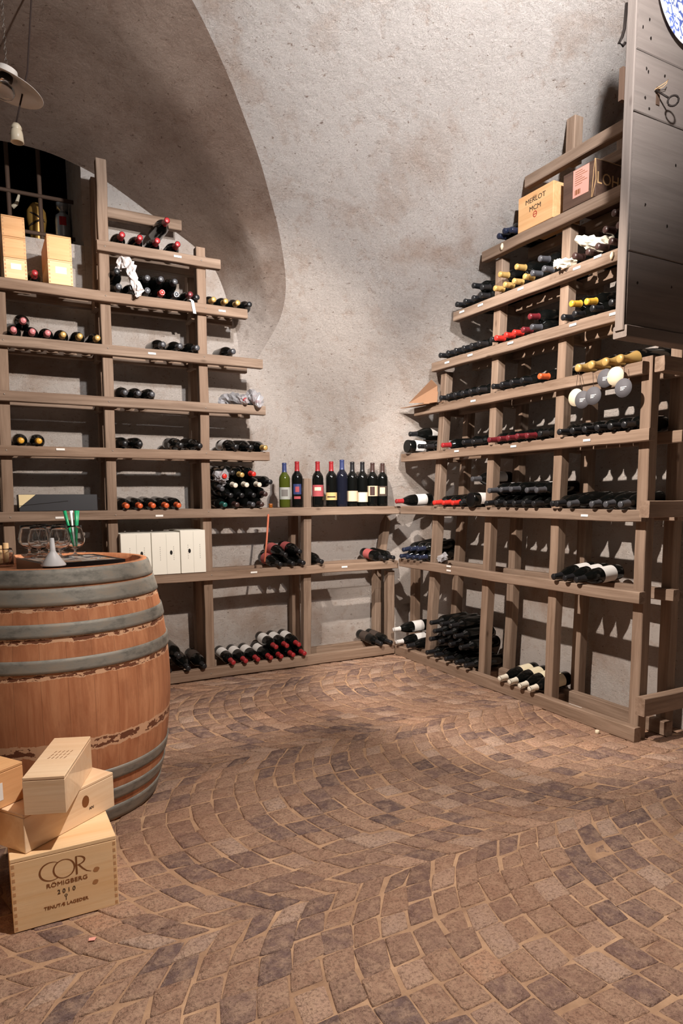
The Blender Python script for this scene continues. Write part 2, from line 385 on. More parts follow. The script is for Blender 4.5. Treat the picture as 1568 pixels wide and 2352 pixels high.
S_TAB = [(.0, -.80), (.3, -.74), (1.0, -.27), (1.2, -.10), (1.446, .03), (1.738, .205), (1.99, .42), (2.25, .639), (2.52, .893), (2.80, 1.226), (3.1, 1.66), (3.4, 2.25), (3.6, 3.0), (3.7, 4.2), (3.75, 6.5)]
K_TAB = [(.6, 0), (1.2, -.24), (2.25, -.3), (2.8, -.3), (3.126, -.5), (3.4, -.45), (3.75, 0)]
UA_TAB = [(1.0, 1.02), (1.75, 1.02), (2.0, .93), (2.134, .86), (2.30, .80), (2.477, .824), (2.734, .95), (3.033, 1.16), (3.241, 1.363), (3.428, 1.586), (3.54, 1.85), (3.6, 2.2), (3.65, 3.0), (3.75, 5.0)]
def _smooth(tab, lo, hi, n=90, it=10):
    q = [[lo+(hi-lo)*i/n, lerp_table(lo+(hi-lo)*i/n, tab)] for i in range(n+1)]
    for _ in range(it):
        q = [q[0]]+[[q[i][0], (q[i-1][1]+2*q[i][1]+q[i+1][1])/4] for i in range(1, n)]+[q[-1]]
    return q
UA_TAB = _smooth(UA_TAB, 1.0, 3.6)+[(3.65, 3.0), (3.75, 5.0)]; S_TAB = _smooth(S_TAB, .3, 3.75, 110, 8)
def vault_pt(z, t, wob=True):
    s = lerp_table(z, S_TAB); ua = lerp_table(z, UA_TAB)
    u = ua+(WALL-.02-ua)*t
    v = s-u
    b = WALL-.012; k = .16*max(0, min(1, (2.9-z)/.6))+1e-4      # rounds into the flat wall
    h = max(0, k-abs(v-b))/k; v = max(v, b)+h*h*k*.25
    if u < .3: v += lerp_table(z, K_TAB)*((.3-u)/.66)**2
    if wob:
        w = .012*math.sin(u*7+z*5)+.010*math.sin(v*6-z*9+1)
        e = min(1, t*6)*min(1, (1-t)*6); u += w*e*.7; v += w*e*.7
    return (u, v, z)
mb = MB(); zs = [.3+3.3*j/110 for j in range(111)]+[3.65, 3.7, 3.75]; nc = 56
vs = [vault_pt(z, i/nc) for z in zs for i in range(nc+1)]
mb.add(vs, [(j*(nc+1)+i, j*(nc+1)+i+1, (j+1)*(nc+1)+i+1, (j+1)*(nc+1)+i) for j in range(len(zs)-1) for i in range(nc)], 0, True)
struct(obj('ceiling', mb, M['plaster']))
# soffit of the side vault over the left wall
pairs = []
wallc = [(1.0, 1.9), (1.01, 2.08), (1.03, 2.26), (1.118, 2.541), (1.202, 2.69), (1.369, 2.783), (1.607, 2.908), (1.806, 3.018), (1.951, 3.073), (2.136, 3.125), (2.381, 3.13), (2.8, 3.09), (3.4, 2.9)]
zar = [1.9, 2.05, 2.25, 2.55, 2.75, 2.93, 3.18, 3.34, 3.45, 3.53, 3.58, 3.62, 3.66]
mb = MB(); A = []
for (u, zw), za in zip(wallc, zar):
    a = Vector(vault_pt(za, 0, False)); A.append((Vector((u, WALL-.0, zw)), a))
# resample smoothly
fine = []
for i in range(len(A)-1):
    for k in range(6):
        t = k/6; fine.append((A[i][0].lerp(A[i+1][0], t), A[i][1].lerp(A[i+1][1], t)))
fine.append(A[-1])
for i in range(14):
    fine = [fine[0]]+[((fine[j-1][0]+fine[j][0]*2+fine[j+1][0])/4, fine[j][1]) for j in range(1, len(fine)-1)]+[fine[-1]]
fine = [(w, Vector(vault_pt(a.z, 0, False))) for w, a in fine]
ns = 24; vs = []
for w, a in fine:
    for k in range(ns+1):
        t = -.0+k/ns*1.0; p = w.lerp(a, t)
        e = math.sin(math.pi*t)
        fl = max(0, 1-abs(t-.74)/.26) if t > .74 else t/.74
        ax_ = Vector((2.4-p.x, 0, 1.9-p.z)); ax_.normalize(); p += ax_*.055*fl*min(1, max(0, (a-w).length-.15)*2); p.z += e*(.010*math.sin(p.x*9+p.y*6)+.012*math.sin(p.x*5-p.y*8)) ; vs.append(p)
mb.add(vs, [(j*(ns+1)+i, j*(ns+1)+i+1, (j+1)*(ns+1)+i+1, (j+1)*(ns+1)+i) for j in range(len(fine)-1) for i in range(ns)], 0, True)
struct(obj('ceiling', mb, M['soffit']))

# iron grille of the window
GV = -.72
g = bpy.data.objects.new('window_1', None); C.objects.link(g); struct(g); g.location = (2.3, GV, 2.5)
def gbar(p0, p1, w, name):
    mb = MB(); a, b = Vector(p0)-g.location, Vector(p1)-g.location; mb.tube([a, (a+b)/2, b], w, 6); obj(name, mb, M['rust_iron'], g)
for px, y0, y1 in ((24, 340, 690), (96.5, 375, 690)):
    a, b = at(px, y0, 1, GV), at(px, y1, 1, GV); x = (a.x+b.x)/2; gbar((x, GV, 3.4), (x, GV, WIN_Z), .014, 'upright_bar')
for y0, y1 in ((434, 465), (527, 545)):
    a, b = at(0, y0, 1, GV), at(150, y1, 1, GV); z = (a.z+b.z)/2; gbar((1.90, GV+.012, z), (3.2, GV+.012, z), .012, 'cross_bar')
gbar((2.85, GV, WIN_Z), (2.85, GV, 3.3), .014, 'upright_bar')

# ------------------------------------------------------------------ racks
RAIL_T = .045     # rail thickness; front face in the rack plane
LR = thing('wine_rack', 'long weathered timber wine rack standing along the left wall behind the barrel', 'wine rack', T(1.2, -.1, 0))
RR = thing('wine_rack', 'weathered timber wine rack standing along the right wall under the grey door leaf', 'wine rack', T(-.1, 1.0, 0))
lo, ro = LR.location.copy(), RR.location.copy()
def add_tag(root, rl, px, py, axis, w=.044, h=.011):
    p = at(px, py, axis, .0032); mb = MB()
    if axis == 1: mb.box((-w/2, -.0006, -h/2), (w/2, .0006, h/2))
    else: mb.box((-.0006, -w/2, -h/2), (.0006, w/2, h/2))
    rl_ = min((c for c in root.children if c.name.startswith('rail')), key=lambda c: abs(c.location.z+rl.z-p.z))
    obj('price_tag', mb, M['tag_white'], rl_, rl_.matrix_basis.inverted() @ Matrix.Translation(p-rl))
ZL, ZR = {}, {}
# left rails: (shelf, left px, right px, height, u_left override)
lrails = [(8, (222, 545), (506.5, 599.6), None, .055), (7, (0, 635.5), (568, 711), 2.85, .055), (6, (0, 767), (603, 825.6), 2.85, .055), (5, (0, 894), (609.7, 934), 2.85, .055),
          (4, (0, 1021.7), (619, 1038.6), 2.85, .055), (3, (0, 1178), (920, 1159), 2.85, .055), (2, (352, 1324), (914.5, 1285), 2.85, .055), (1, (377.6, 1545.8), (905.5, 1482.5), 2.85, .068)]
for sh, a, b, ul, hh in lrails:
    A_, B_ = at(*a, 1, 0), at(*b, 1, 0); z = (A_.z+B_.z)/2
    if ul: A_.x = ul
    zr = z if sh != 3 else 1.078
    ZL[sh] = zr
    beam('rail', (A_.x, -RAIL_T/2, zr-hh/2), (B_.x, -RAIL_T/2, zr-hh/2), RAIL_T, hh, (0, 1, 0), M['beam'], LR, lo)
    ub = B_.x+.03 if sh > 3 else B_.x-.1
    if sh == 8: A_.x = 1.92
    beam('back_rail', (A_.x, -.2225, zr-hh/2), (ub, -.2225, zr-hh/2), RAIL_T, hh, (0, 1, 0), M['beam'], LR, lo)
A_ = at(250, 478, 1, -.222); B_ = at(400, 505, 1, -.222)
beam('back_rail', (1.87, -.2225, A_.z-.03), (1.42, -.2225, A_.z-.03), RAIL_T, .06, (0, 1, 0), M['beam'], LR, lo)
rrails = [(9, (1204.5, 407.5), (1447.8, 259.7), .055), (8, (1106, 579.7), (1447.8, 409), .055), (7, (1041, 719.6), (1439, 558), .055), (6, (991, 835), (1433.5, 702), .055), (5, (951, 936), (1475, 832), .055),
          (4, (920.4, 1040.6), (1491, 987), .055), (3, (920.4, 1161.8), (1473.7, 1171.8), .055), (2, (916, 1283), (1468, 1362), .055), (1, (906.8, 1481.5), (1457, 1665), .069)]
for sh, a, b, hh in rrails:
    A_, B_ = at(*a, 0, 0), at(*b, 0, 0); z = (A_.z+B_.z)/2
    if sh >= 6: B_.y = 1.93
    if sh == 1: z = .0692
    ZR[sh] = z
    beam('rail', (-RAIL_T/2, A_.y, z-hh/2), (-RAIL_T/2, B_.y, z-hh/2), RAIL_T, hh, (1, 0, 0), M['beam'], RR, ro)
    y0 = A_.y+(.16 if sh > 3 else 0)
    beam('back_rail', (-.2225, y0, z-hh/2), (-.2225, 2.06, z-hh/2), RAIL_T, hh, (1, 0, 0), M['beam'], RR, ro)
# posts: front-left edge at top and bottom pixels
PW = .056
def lpost(tl, bl, zt=None, zb=0., back=True, w=PW):
    a, b = at(*tl, 1, -RAIL_T), at(*bl, 1, -RAIL_T)
    k = (a.x-b.x)/(a.z-b.z); zt = zt or a.z
    f = lambda z: b.x+k*(z-b.z)-w/2
    beam('post', (f(zb), -RAIL_T-.03, zb), (f(zt), -RAIL_T-.03, zt), .058, w, (0, 1, 0), M['beam'], LR, lo)
    if back: beam('back_post', (f(zb), -.275, zb), (f(zt), -.275, zt-.02), .058, w, (0, 1, 0), M['beam'], LR, lo)
    return f
f1 = lpost((-12, 727), (8, 1215), 2.23)
f2 = lpost((219.5, 361), (248.8, 1211))
f3 = lpost((450, 566), (474, 1532))
f4 = lpost((698, 1099), (698, 1500), back=False)
beam('back_post', (f4(.6), -.275, 0), (f4(.6), -.275, 1.06), .058, PW, (0, 1, 0), M['beam'], LR, lo)
f5 = lpost((891.5, 1312), (891.5, 1470), back=False)
a = at(868, 1440, 1, -.25); beam('back_post', (a.x, -.275, 0), (a.x, -.275, .66), .058, PW, (0, 1, 0), M['beam'], LR, lo)
a, b = at(892, 1205, 1, -.25), at(878, 1268, 1, -.25); beam('back_post', (b.x, -.275, .70), (a.x, -.275, 1.02), .058, PW, (0, 1, 0), M['beam'], LR, lo)
for f, shs in ((f1, (1, 2, 3, 5, 7)), (f2, (1, 2, 3, 4, 5, 6, 7)), (f3, (1, 2, 3, 4, 5, 6, 7)), (f4, (1, 2))):
    for s in shs:
        z = ZL[s]-.045; beam('tie', (f(z)+.035, -.10, z), (f(z)+.035, -.25, z), .03, .05, (1, 0, 0), M['beam'], LR, lo)
beam('shelf_board', (.80, -.092, ZL[3]-.0125), (-.02, -.092, ZL[3]-.0125), .09, .024, (0, 1, 0), M['beam'], LR, lo)
def rpost(tl, bl, zt=None, zb=0., backz=None, w=PW):
    a, b = at(*tl, 0, -RAIL_T), at(*bl, 0, -RAIL_T)
    k = (a.y-b.y)/(a.z-b.z); zt = zt or a.z
    f = lambda z: b.y+k*(z-b.z)+w/2
    beam('post', (-RAIL_T-.03, f(zb), zb), (-RAIL_T-.03, f(zt), zt), .058, w, (1, 0, 0), M['beam'], RR, ro)
    zt2 = backz or zt
    beam('back_post', (-.275, f(zb), zb), (-.275, f(zt2), zt2), .058, w, (1, 0, 0), M['beam'], RR, ro)
    return f
q1 = rpost((1012, 856), (975, 1491), backz=1.70)
q2 = rpost((1138, 598), (1098, 1508), backz=2.3)
q3 = rpost((1300, 275), (1248, 1586), zt=2.475)
za = at(1300, 275, 0, -RAIL_T).z; beam('post', (-RAIL_T-.03, q3(2.77), 2.77), (-RAIL_T-.03, q3(za), za), .058, PW, (1, 0, 0), M['beam'], RR, ro)
q4 = rpost((1474, 791), (1441, 1650), zt=1.76, backz=2.6)
beam('back_post', (-.275, 1.62, 2.3), (-.275, 1.62, 2.95), .058, PW, (1, 0, 0), M['beam'], RR, ro)
a = at(947, 1400, 0, -.25); beam('back_post', (-.275, a.y, 0), (-.275, a.y, .66), .058, PW, (1, 0, 0), M['beam'], RR, ro)
for f, shs in ((q1, (1, 2, 3, 4, 5)), (q2, (1, 2, 3, 4, 5, 6, 7)), (q3, (1, 2, 3, 4, 5, 6, 7, 8))):
    for s in shs:
        z = ZR[s]-.045; beam('tie', (-.10, f(z)-.035, z), (-.25, f(z)-.035, z), .03, .05, (0, 1, 0), M['beam'], RR, ro)
# end ties running to the wall past the last post
for px, py, hh in ((1490, 1150, .075), (1480, 1606, .085), (1526, 815, .065)):
    a = at(px, py, 1, 2.09); beam('end_tie', (a.x, 2.068, a.z-hh/2), (-.352, 2.068, a.z-hh/2), .05, hh, (0, 1, 0), M['beam'], RR, ro)
for px, py in ((408, 589), (510, 714), (349, 811.7), (139, 1032), (137, 1189), (366, 1184.6), (583, 1314.5), (791, 1302)): add_tag(LR, lo, px, py, 1)
_sm = MB(); _sm.lathe([(.0001, .0012), (.0035, .0010), (.004, 0)], 10, cap=False); _sme = _sm.mesh('screw', M['steel_chain'])
for rl_ in [c for c in LR.children if c.name.startswith('rail')]:
    z = rl_.location.z+lo.z
    for f in (f1, f2, f3):
        x = f(z)+R3.uniform(-.012, .012)
        if rl_.location.x+lo.x > x: link('screw', _sme, rl_, rl_.matrix_basis.inverted() @ axis_frame(Vector((x, .0012, z+R3.uniform(-.008, .012)))-lo, (0, 1, 0)))
for px, py in ((1060, 716), (1102.7, 700.5), (1195, 663), (1324, 615.5), (1372, 589), (1026, 832.5), (1079, 815.5), (1171.6, 787.7), (1315, 746), (1408, 720.5), (1086, 920.7), (1048, 1036), (1178.6, 1025), (1347, 1011), (1341.7, 1184), (1030, 1300.6), (1030, 1310.5)): add_tag(RR, ro, px, py, 0)

# ------------------------------------------------------------------ bottles
POSTS = {'L': [(f1, 2.2), (f2, 3.), (f3, 2.6), (f4, 1.25), (f5, .65)], 'R': [(q1, 1.9), (q2, 2.45), (q3, 2.48), (q4, 1.7)]}
PROF = {
 'bordeaux': dict(p=[(.030, .002), (.0345, 0), (.0368, .004), (.0372, .02), (.0372, .188), (.0355, .203), (.029, .217), (.0195, .229), (.0148, .241), (.0138, .285), (.0150, .287), (.0150, .296), (.0135, .298)], neck=.236, H=.298, r=.0372),
 'burgundy': dict(p=[(.033, .002), (.0385, 0), (.0405, .005), (.0407, .02), (.0407, .150), (.0395, .170), (.035, .192), (.0275, .213), (.0205, .230), (.0158, .247), (.0145, .283), (.0158, .285), (.0158, .294), (.014, .296)], neck=.240, H=.296, r=.0407),
 'champagne': dict(p=[(.036, .002), (.042, 0), (.0440, .006), (.0442, .02), (.0442, .150), (.0425, .172), (.0375, .196), (.029, .220), (.0215, .243), (.0170, .262), (.0160, .290), (.0180, .292), (.0180, .306), (.014, .309)], neck=.205, H=.309, r=.0442),
}
_mesh = {}
def rad(kind, z):
    p = [q for q in PROF[kind]['p'][1:]]
    for (r0, z0), (r1, z1) in zip(p, p[1:]):
        if z0 <= z <= z1: return r0+(r1-r0)*((z-z0)/(z1-z0) if z1 > z0 else 0)
    return p[-1][0]
def bmesh_part(kind, part, mkey, lab=None):
    key = (kind, part, mkey, lab)
    if key in _mesh: return _mesh[key]
    d = PROF[kind]; mb = MB()
    if part == 'glass': mb.lathe(d['p'], 24)
    elif part == 'capsule':
        zz = [d['neck']+(d['H']-d['neck'])*i/9 for i in range(10)]
        mb.lathe([(rad(kind, z)+.0007, z) for z in zz[:-1]]+[(rad(kind, d['H']-.003)+.0009, d['H']-.003), (.0125, d['H']+.0012), (.0001, d['H']+.0008)], 20, cap=False)
    else:
        z0, z1 = lab if lab else (.05, .135); r = d['r']+.0005
        mb.lathe([(r, z0), (r, z1)], 22, a0=-2.2+math.pi/2, a1=2.2+math.pi/2)
    me = mb.mesh({'glass': 'glass', 'capsule': 'capsule', 'label': 'label'}[part], M[mkey]); _mesh[key] = me; return me
_labels = {}
def bottle(mw, kind, cap, lab, label, group=None, glass='dark_glass', labz=None, scale=1., cat='bottle'):
    r = thing('wine_bottle' if kind != 'champagne' else 'sparkling_wine_bottle', label, cat, mw @ Matrix.Scale(scale, 4), group)
    link('glass', bmesh_part(kind, 'glass', glass), r)
    if cap: link('capsule', bmesh_part(kind, 'capsule', 'foil_'+cap), r)
    if lab: link('label', bmesh_part(kind, 'label', 'paper_'+lab, labz), r)
    return r
ORD = ['first', 'second', 'third', 'fourth', 'fifth', 'sixth', 'seventh', 'eighth', 'ninth', 'tenth', 'eleventh', 'twelfth', 'thirteenth']
CW = dict(black='black', grey='dark grey', red='red', burgundy='burgundy', orange='orange', yellow='yellow', gold='gold', cream='cream', white='white', teal='teal', blue='blue', pink='pink', scarlet='bright red', navy='navy blue', brown='brown')
def row(side, sh, phrase, items, cap='black', lab=None, kind='bordeaux', layer=0, group=None, flip=False, order=True):
    """bottles lying across the rails, necks out; items: neck-tip pixels (x, y, optional dict of differences)"""
    zr = (ZL if side == 'L' else ZR)[sh]; ax = 1 if side == 'L' else 0
    its = sorted(items, key=lambda i: i[0]); n = len(its); prev = None
    pos = []
    for it in its:
        o = dict(kind=kind, cap=cap, lab=lab, layer=layer, flip=flip); o.update(it[2] if len(it) > 2 else {})
        p = at(it[0], it[1], ax, .03); lat = p.x if ax == 1 else p.y
        pos.append([lat, p.z, o])
    # keep neighbours a bottle apart
    sgn = -1 if side == 'L' else 1
    base = [q[0] for q in pos]
    for _ in range(60):
        for i in range(n-1):
            need = PROF[pos[i][2]['kind']]['r']+PROF[pos[i+1][2]['kind']]['r']+.001
            d = (base[i+1]-base[i])*sgn
            if d < need and pos[i][2]['layer'] == pos[i+1][2]['layer']:
                e = (need-d)/2*sgn; base[i] -= e; base[i+1] += e
        for i in range(n):       # and clear of the posts
            r_ = PROF[pos[i][2]['kind']]['r']
            for f, ztop in POSTS[side]:
                if zr+.05 < ztop:
                    c_ = f(zr+.05); need = r_+PW/2+.002; dd = base[i]-c_
                    if abs(dd) < need:
                        ref = (pos[i][0]-c_) if abs(pos[i][0]-c_) > .004 else dd
                        base[i] = c_+(need if ref > 0 else -need)
    for i, (lat, z, o) in enumerate(pos):
        kd = PROF[o['kind']]; r = kd['r']
        lat2 = base[i]; lat = lat2+max(-.018, min(.018, lat-lat2))
        ly = o['layer']
        if ly == 0:
            zt = max(zr+.024, min(zr+.036, z)); zb = zt+(zr+r+.0015-zt)/.73 if not o['flip'] else zr+r+.001
        else:
            zt = z; zb = max(z+.012, zr+.046+ly*(.0655 if o['kind'] == 'bordeaux' else .071))
        if o['flip']:   # base to the room, neck on the back rail
            pt = Vector((lat2, .03, zb+(0 if ly == 0 else 0))) ; pe = Vector((lat2, .03-kd['H'], zt if ly == 0 else zb))
            org, dirv = pt, pe-pt
        else:
            tip = Vector((lat, .03, zt)); bs = Vector((lat2, .03-kd['H'], zb)); org = tip-(tip-bs).normalized()*kd['H']; dirv = tip-bs
        if ax == 0: org = Vector((org.y, org.x, org.z)); dirv = Vector((dirv.y, dirv.x, dirv.z))
        mw = axis_frame(org, dirv) @ Matrix.Rotation(R3.uniform(-.5, .5), 4, 'Z')
        cw = (CW[o['cap']]+'-capped') if o['cap'] else 'uncapped'
        if o['flip']: cw = 'base-out dark'
        w = ('only' if n == 1 else ORD[i]+' from left')
        desc = o.get('desc') or f"{cw} wine bottle"
        label = f"{desc}, {phrase}" if n == 1 else f"{desc}, {ORD[i]} from left {phrase}"
        bottle(mw, o['kind'], o['cap'], o['lab'], label, group or f"bottles {phrase}", o.get('glass', 'dark_glass'), o.get('labz'))
d = dict
L_, R_ = 'L', 'R'
# left rack
row(L_, 8, 'along the top shelf of left rack', [(280, 521), (321, 526.6), (361, 532), (407.7, 542)], 'red', None, 'burgundy')
row(L_, 8, 'lying on top of the top-shelf row, left rack', [(384, 505.7)], 'red', None, 'burgundy', 1)
row(L_, 7, 'between the two crate stacks, left rack', [(80, 626)], 'red', None)
row(L_, 7, 'in lower layer beside crumpled tissue, left rack', [(273, 662, d(cap='grey')), (303, 660, d(cap='grey')), (332, 668, d(cap='grey')), (358, 674, d(cap='scarlet')), (390.7, 677, d(cap='grey')), (423, 673, d(cap='burgundy'))], 'grey', None, 'burgundy')
row(L_, 7, 'in upper layer beside crumpled tissue, left rack', [(266, 622, d(cap='black')), (339, 638), (370, 640.7), (402, 646.5)], 'grey', None, 'burgundy', 1)
row(L_, 7, 'by the dangling paper strip, left rack', [(453, 686)], 'black', None)
row(L_, 7, 'at the vault end of shelf seven, left rack', [(491, 694), (514.5, 696), (534, 701), (564.6, 700, d(cap='black'))], 'gold', None)
row(L_, 6, 'in the row below the crate stacks', [(31, 758.6, d(cap='pink')), (75, 764, d(cap='pink')), (110, 768.6, d(cap='pink')), (145.7, 771.7), (184, 775.7), (224.5, 779.5)], 'gold', None)
row(L_, 6, 'lying on the row below the crate stacks', [(53.6, 736)], 'pink', None, 'burgundy', 1)
row(L_, 6, 'on sixth shelf between two posts, left rack', [(375, 795), (414, 800.7), (453, 804)], 'grey', None, 'burgundy')
row(L_, 6, 'alone at the vault end of sixth shelf, left rack', [(536, 809.6)], 'grey', None, 'burgundy')
row(L_, 5, 'on fifth shelf past the second post, left rack', [(288, 902), (319, 906.8), (350, 908.7)], 'grey', None)
row(L_, 4, 'above the flat black box', [(48.8, 1013), (90, 1013.8)], 'yellow', None)
row(L_, 4, 'on fourth shelf between posts, left rack', [(287.7, 1021), (321.7, 1021), (416, 1025.7, d(lab='slate', kind='burgundy')), (459.7, 1026, d(kind='burgundy'))], 'black', None)
row(L_, 4, 'just above the big bottle pile', [(543, 1028, d(lab='white')), (577, 1028), (609.7, 1029, d(cap='gold'))], 'black', None, 'burgundy')
row(L_, 3, 'in the orange row above white cartons', [(292, 1170), (322.5, 1169), (352.5, 1168.5), (383, 1167), (411, 1166)], 'orange', None)
g = 'piled bottles left of the standing row'
row(L_, 3, 'in bottom layer of the big pile', [(517, 1162, d(cap='teal')), (545, 1163, d(cap='brown')), (581.5, 1160.5, d(cap='grey')), (601.6, 1159, d(cap='brown'))], 'black', None, group=g)
row(L_, 3, 'in second layer of the big pile', [(530.6, 1138), (556, 1138), (583, 1137.7), (609.7, 1135, d(cap='brown'))], 'black', None, layer=1, group=g)
row(L_, 3, 'in third layer of the big pile', [(510.5, 1123, d(cap='grey')), (541, 1115), (567, 1114), (596, 1113.6), (621, 1107, d(cap='black'))], 'cream', None, layer=2, group=g)
row(L_, 3, 'in top layer of the big pile', [(534.6, 1086, d(cap='black')), (556, 1091, d(cap='gold')), (583, 1089, d(cap='scarlet'))], 'black', None, layer=3, group=g)
g = 'pink-labelled bottles on the second shelf'
row(L_, 2, 'in lower layer below the orange stick', [(644.5, 1298.6, d(lab='pinkred')), (673, 1294.7), (697, 1294.7)], 'black', None, 'burgundy', group=g)
row(L_, 2, 'in upper layer below the orange stick', [(656, 1275), (689, 1267)], 'black', 'pinkred', 'burgundy', 1, group=g)
row(L_, 2, 'alone just right of a post, below standing bottles', [(739, 1290.7)], 'black', None, 'burgundy')
row(L_, 2, 'at the rack corner, left rack', [(883.5, 1286, d(lab='pinkred')), (904, 1283)], 'black', None)
row(L_, 1, 'in floor-level row beside the barrel', [(389, 1546), (433, 1542), (469.7, 1538)], 'black', 'dark', 'burgundy')
row(L_, 1, 'on top of the floor-level row beside barrel', [(411, 1508)], 'black', None, 'burgundy', 1)
row(L_, 1, 'in red floor-level row, left rack', [(536.5, 1525), (565, 1523), (593, 1519), (622.7, 1516), (646.5, 1512), (674, 1507), (700, 1505)], 'red', 'white')
row(L_, 1, 'on top of the red floor-level row', [(634.6, 1486.5), (659.5, 1483.7), (687, 1481)], 'red', 'white', layer=1)
row(L_, 1, 'in the floor-level corner, left rack', [(876, 1484), (899.5, 1484.5)], 'black', 'dark')
# right rack
row(R_, 8, 'left of the honey-coloured crate', [(1144, 548), (1172, 533)], 'navy', None)
row(R_, 8, 'resting on the pair beside the honey-coloured crate', [(1157, 531)], 'navy', None, layer=1)
row(R_, 7, 'in black run at far end of seventh shelf', [(1048, 699), (1067, 692), (1086.5, 684), (1102.7, 678.5)], 'black', None)
row(R_, 7, 'on the black run at seventh shelf end', [(1091, 653.6), (1118, 655)], 'black', None, layer=1)
row(R_, 7, 'in gold run below the honey-coloured crate', [(1135.5, 662), (1158, 653.6), (1179, 645.7), (1204, 635), (1221, 627, d(cap='grey')), (1248, 617, d(cap='grey'))], 'gold', None)
row(R_, 7, 'on the gold run below the honey-coloured crate', [(1146.7, 630), (1185, 612.5), (1239, 594, d(cap='grey'))], 'gold', None, layer=1)
row(R_, 7, 'in lower layer under the brown box', [(1318, 587.6), (1349, 579.7), (1371, 565.6), (1402, 554)], 'brown', None)
row(R_, 7, 'in upper layer under the brown box', [(1388.7, 527), (1419.5, 517)], 'brown', None, layer=1)
row(R_, 7, 'topmost of the pile under the brown box', [(1409, 489)], 'brown', None, layer=2)
row(R_, 6, 'in black run at far end of sixth shelf', [(1013, 816), (1031, 810.5), (1047, 806), (1063, 800), (1080.7, 794), (1098, 790), (1120, 785.6)], 'black', None)
row(R_, 6, 'in red run on sixth shelf, right rack', [(1138, 779), (1160, 774), (1179, 768), (1199.5, 759, d(cap='burgundy', lab='buff')), (1220, 753, d(cap='grey'))], 'scarlet', None)
row(R_, 6, 'on the red run, right rack', [(1215.6, 727)], 'burgundy', None, layer=1)
row(R_, 6, 'beside the grey door leaf, sixth shelf', [(1292, 731), (1318, 724), (1359, 711), (1402, 700.5)], 'black', None)
row(R_, 6, 'on the row beside the grey door leaf', [(1311, 697.6), (1346, 693)], 'yellow', None, layer=1)
row(R_, 5, 'in black run beside the folded cardboard', [(1011, 918), (1029, 915), (1046.7, 913), (1062, 910.5), (1080, 905.4), (1100, 901)], 'black', None)
row(R_, 5, 'in black run on fifth shelf middle, right rack', [(1131, 894), (1150, 890), (1173, 885), (1197, 881)], 'black', None)
row(R_, 5, 'pale-tipped and alone left of the hanging tags', [(1238, 869.7)], 'orange', None)
row(R_, 5, 'in the row with round hanging tags', [(1325.6, 848), (1355.4, 843.5), (1387.6, 836.6), (1421, 829.7)], 'gold', None, 'champagne')
row(R_, 4, 'white-labelled, far end of fourth right shelf', [(934, 1020, d(cap='black'))], 'black', 'white', 'champagne', flip=True)
row(R_, 4, 'beside the big base-out bottle, fourth shelf', [(967, 1022), (986, 1024)], 'black', 'white', 'bordeaux')
row(R_, 4, 'lying over the big base-out bottle', [(940, 997)], 'black', 'white', 'burgundy', 1)
row(R_, 4, 'past the first post on fourth shelf, right rack', [(1015, 1022.8, d(cap='red')), (1063, 1016), (1085, 1015, d(lab='white'))], 'black', None)
row(R_, 4, 'in burgundy run on fourth shelf', [(1122, 1011), (1145, 1008.7), (1165, 1007), (1186, 1002), (1208.7, 1001), (1243, 996, d(cap='black', lab='white', kind='burgundy'))], 'burgundy', None)
row(R_, 4, 'in black run below the round hanging tags', [(1283, 995), (1313, 992.7), (1344, 990), (1376, 987), (1401, 983.5), (1433.5, 979)], 'black', None)
row(R_, 3, 'pale-labelled, nearest the corner on third shelf', [(909, 1151.6)], 'red', 'white', 'burgundy')
row(R_, 3, 'past the first post on third shelf, right rack', [(995.6, 1156), (1016, 1156), (1037.7, 1156), (1057, 1156.6, d(cap='black'))], 'scarlet', None)
row(R_, 3, 'white-labelled on third shelf, right rack', [(1080, 1148)], 'black', 'white', 'champagne', flip=True)
g = 'dark pile on the third shelf'
row(R_, 3, 'in bottom layer of third-shelf pile, right rack', [(1115.5, 1156.7), (1138.5, 1155), (1159, 1156.7), (1179, 1156.7), (1201, 1156.7), (1224, 1157), (1251, 1156.7)], 'black', None, group=g)
row(R_, 3, 'in top layer of third-shelf pile, right rack', [(1122, 1127, d(lab='white')), (1149, 1125), (1172, 1124), (1208.7, 1126, d(lab='white')), (1231, 1126)], 'grey', None, layer=1, group=g)
row(R_, 3, 'lying on the third-shelf white-labelled bottle', [(1083.7, 1100.6)], 'grey', 'white', layer=1)
row(R_, 3, 'near right end of third shelf, right rack', [(1277, 1160, d(cap='black')), (1306, 1160), (1367, 1160), (1399, 1161.4), (1432, 1162.6)], 'grey', None, 'burgundy')
g = 'navy bottles in the rack corner'
row(R_, 2, 'in lower layer of the navy corner group', [(922, 1281), (938, 1281), (953, 1281), (970, 1282)], 'navy', None, glass='blue_glass', group=g) if False else row(R_, 2, 'in lower layer of the navy corner group', [(922, 1281), (938, 1281), (953, 1281), (970, 1282)], 'navy', None, group=g)
row(R_, 2, 'in upper layer of the navy corner group', [(925, 1263), (942, 1262), (958, 1262)], 'navy', None, layer=1, group=g)
row(R_, 2, 'in the trio on second shelf, right rack', [(1270, 1325), (1296, 1330), (1322, 1335)], 'black', 'white', 'burgundy')
row(R_, 1, 'in floor-level corner of right rack', [(909.5, 1474), (935, 1483, d(cap='black'))], 'white', 'white', 'burgundy')
row(R_, 1, 'on the white pair in floor-level corner', [(903, 1446.6)], 'white', 'white', 'burgundy', 1)
g = 'black pile at the foot of the right rack'
row(R_, 1, 'in floor layer of black pile', [(979, 1497), (998, 1503), (1022, 1510), (1046, 1517), (1067.5, 1526)], 'black', None, group=g)
row(R_, 1, 'in second layer of black pile', [(987, 1468), (1008, 1474), (1032, 1481), (1056, 1488)], 'black', None, layer=1, group=g)
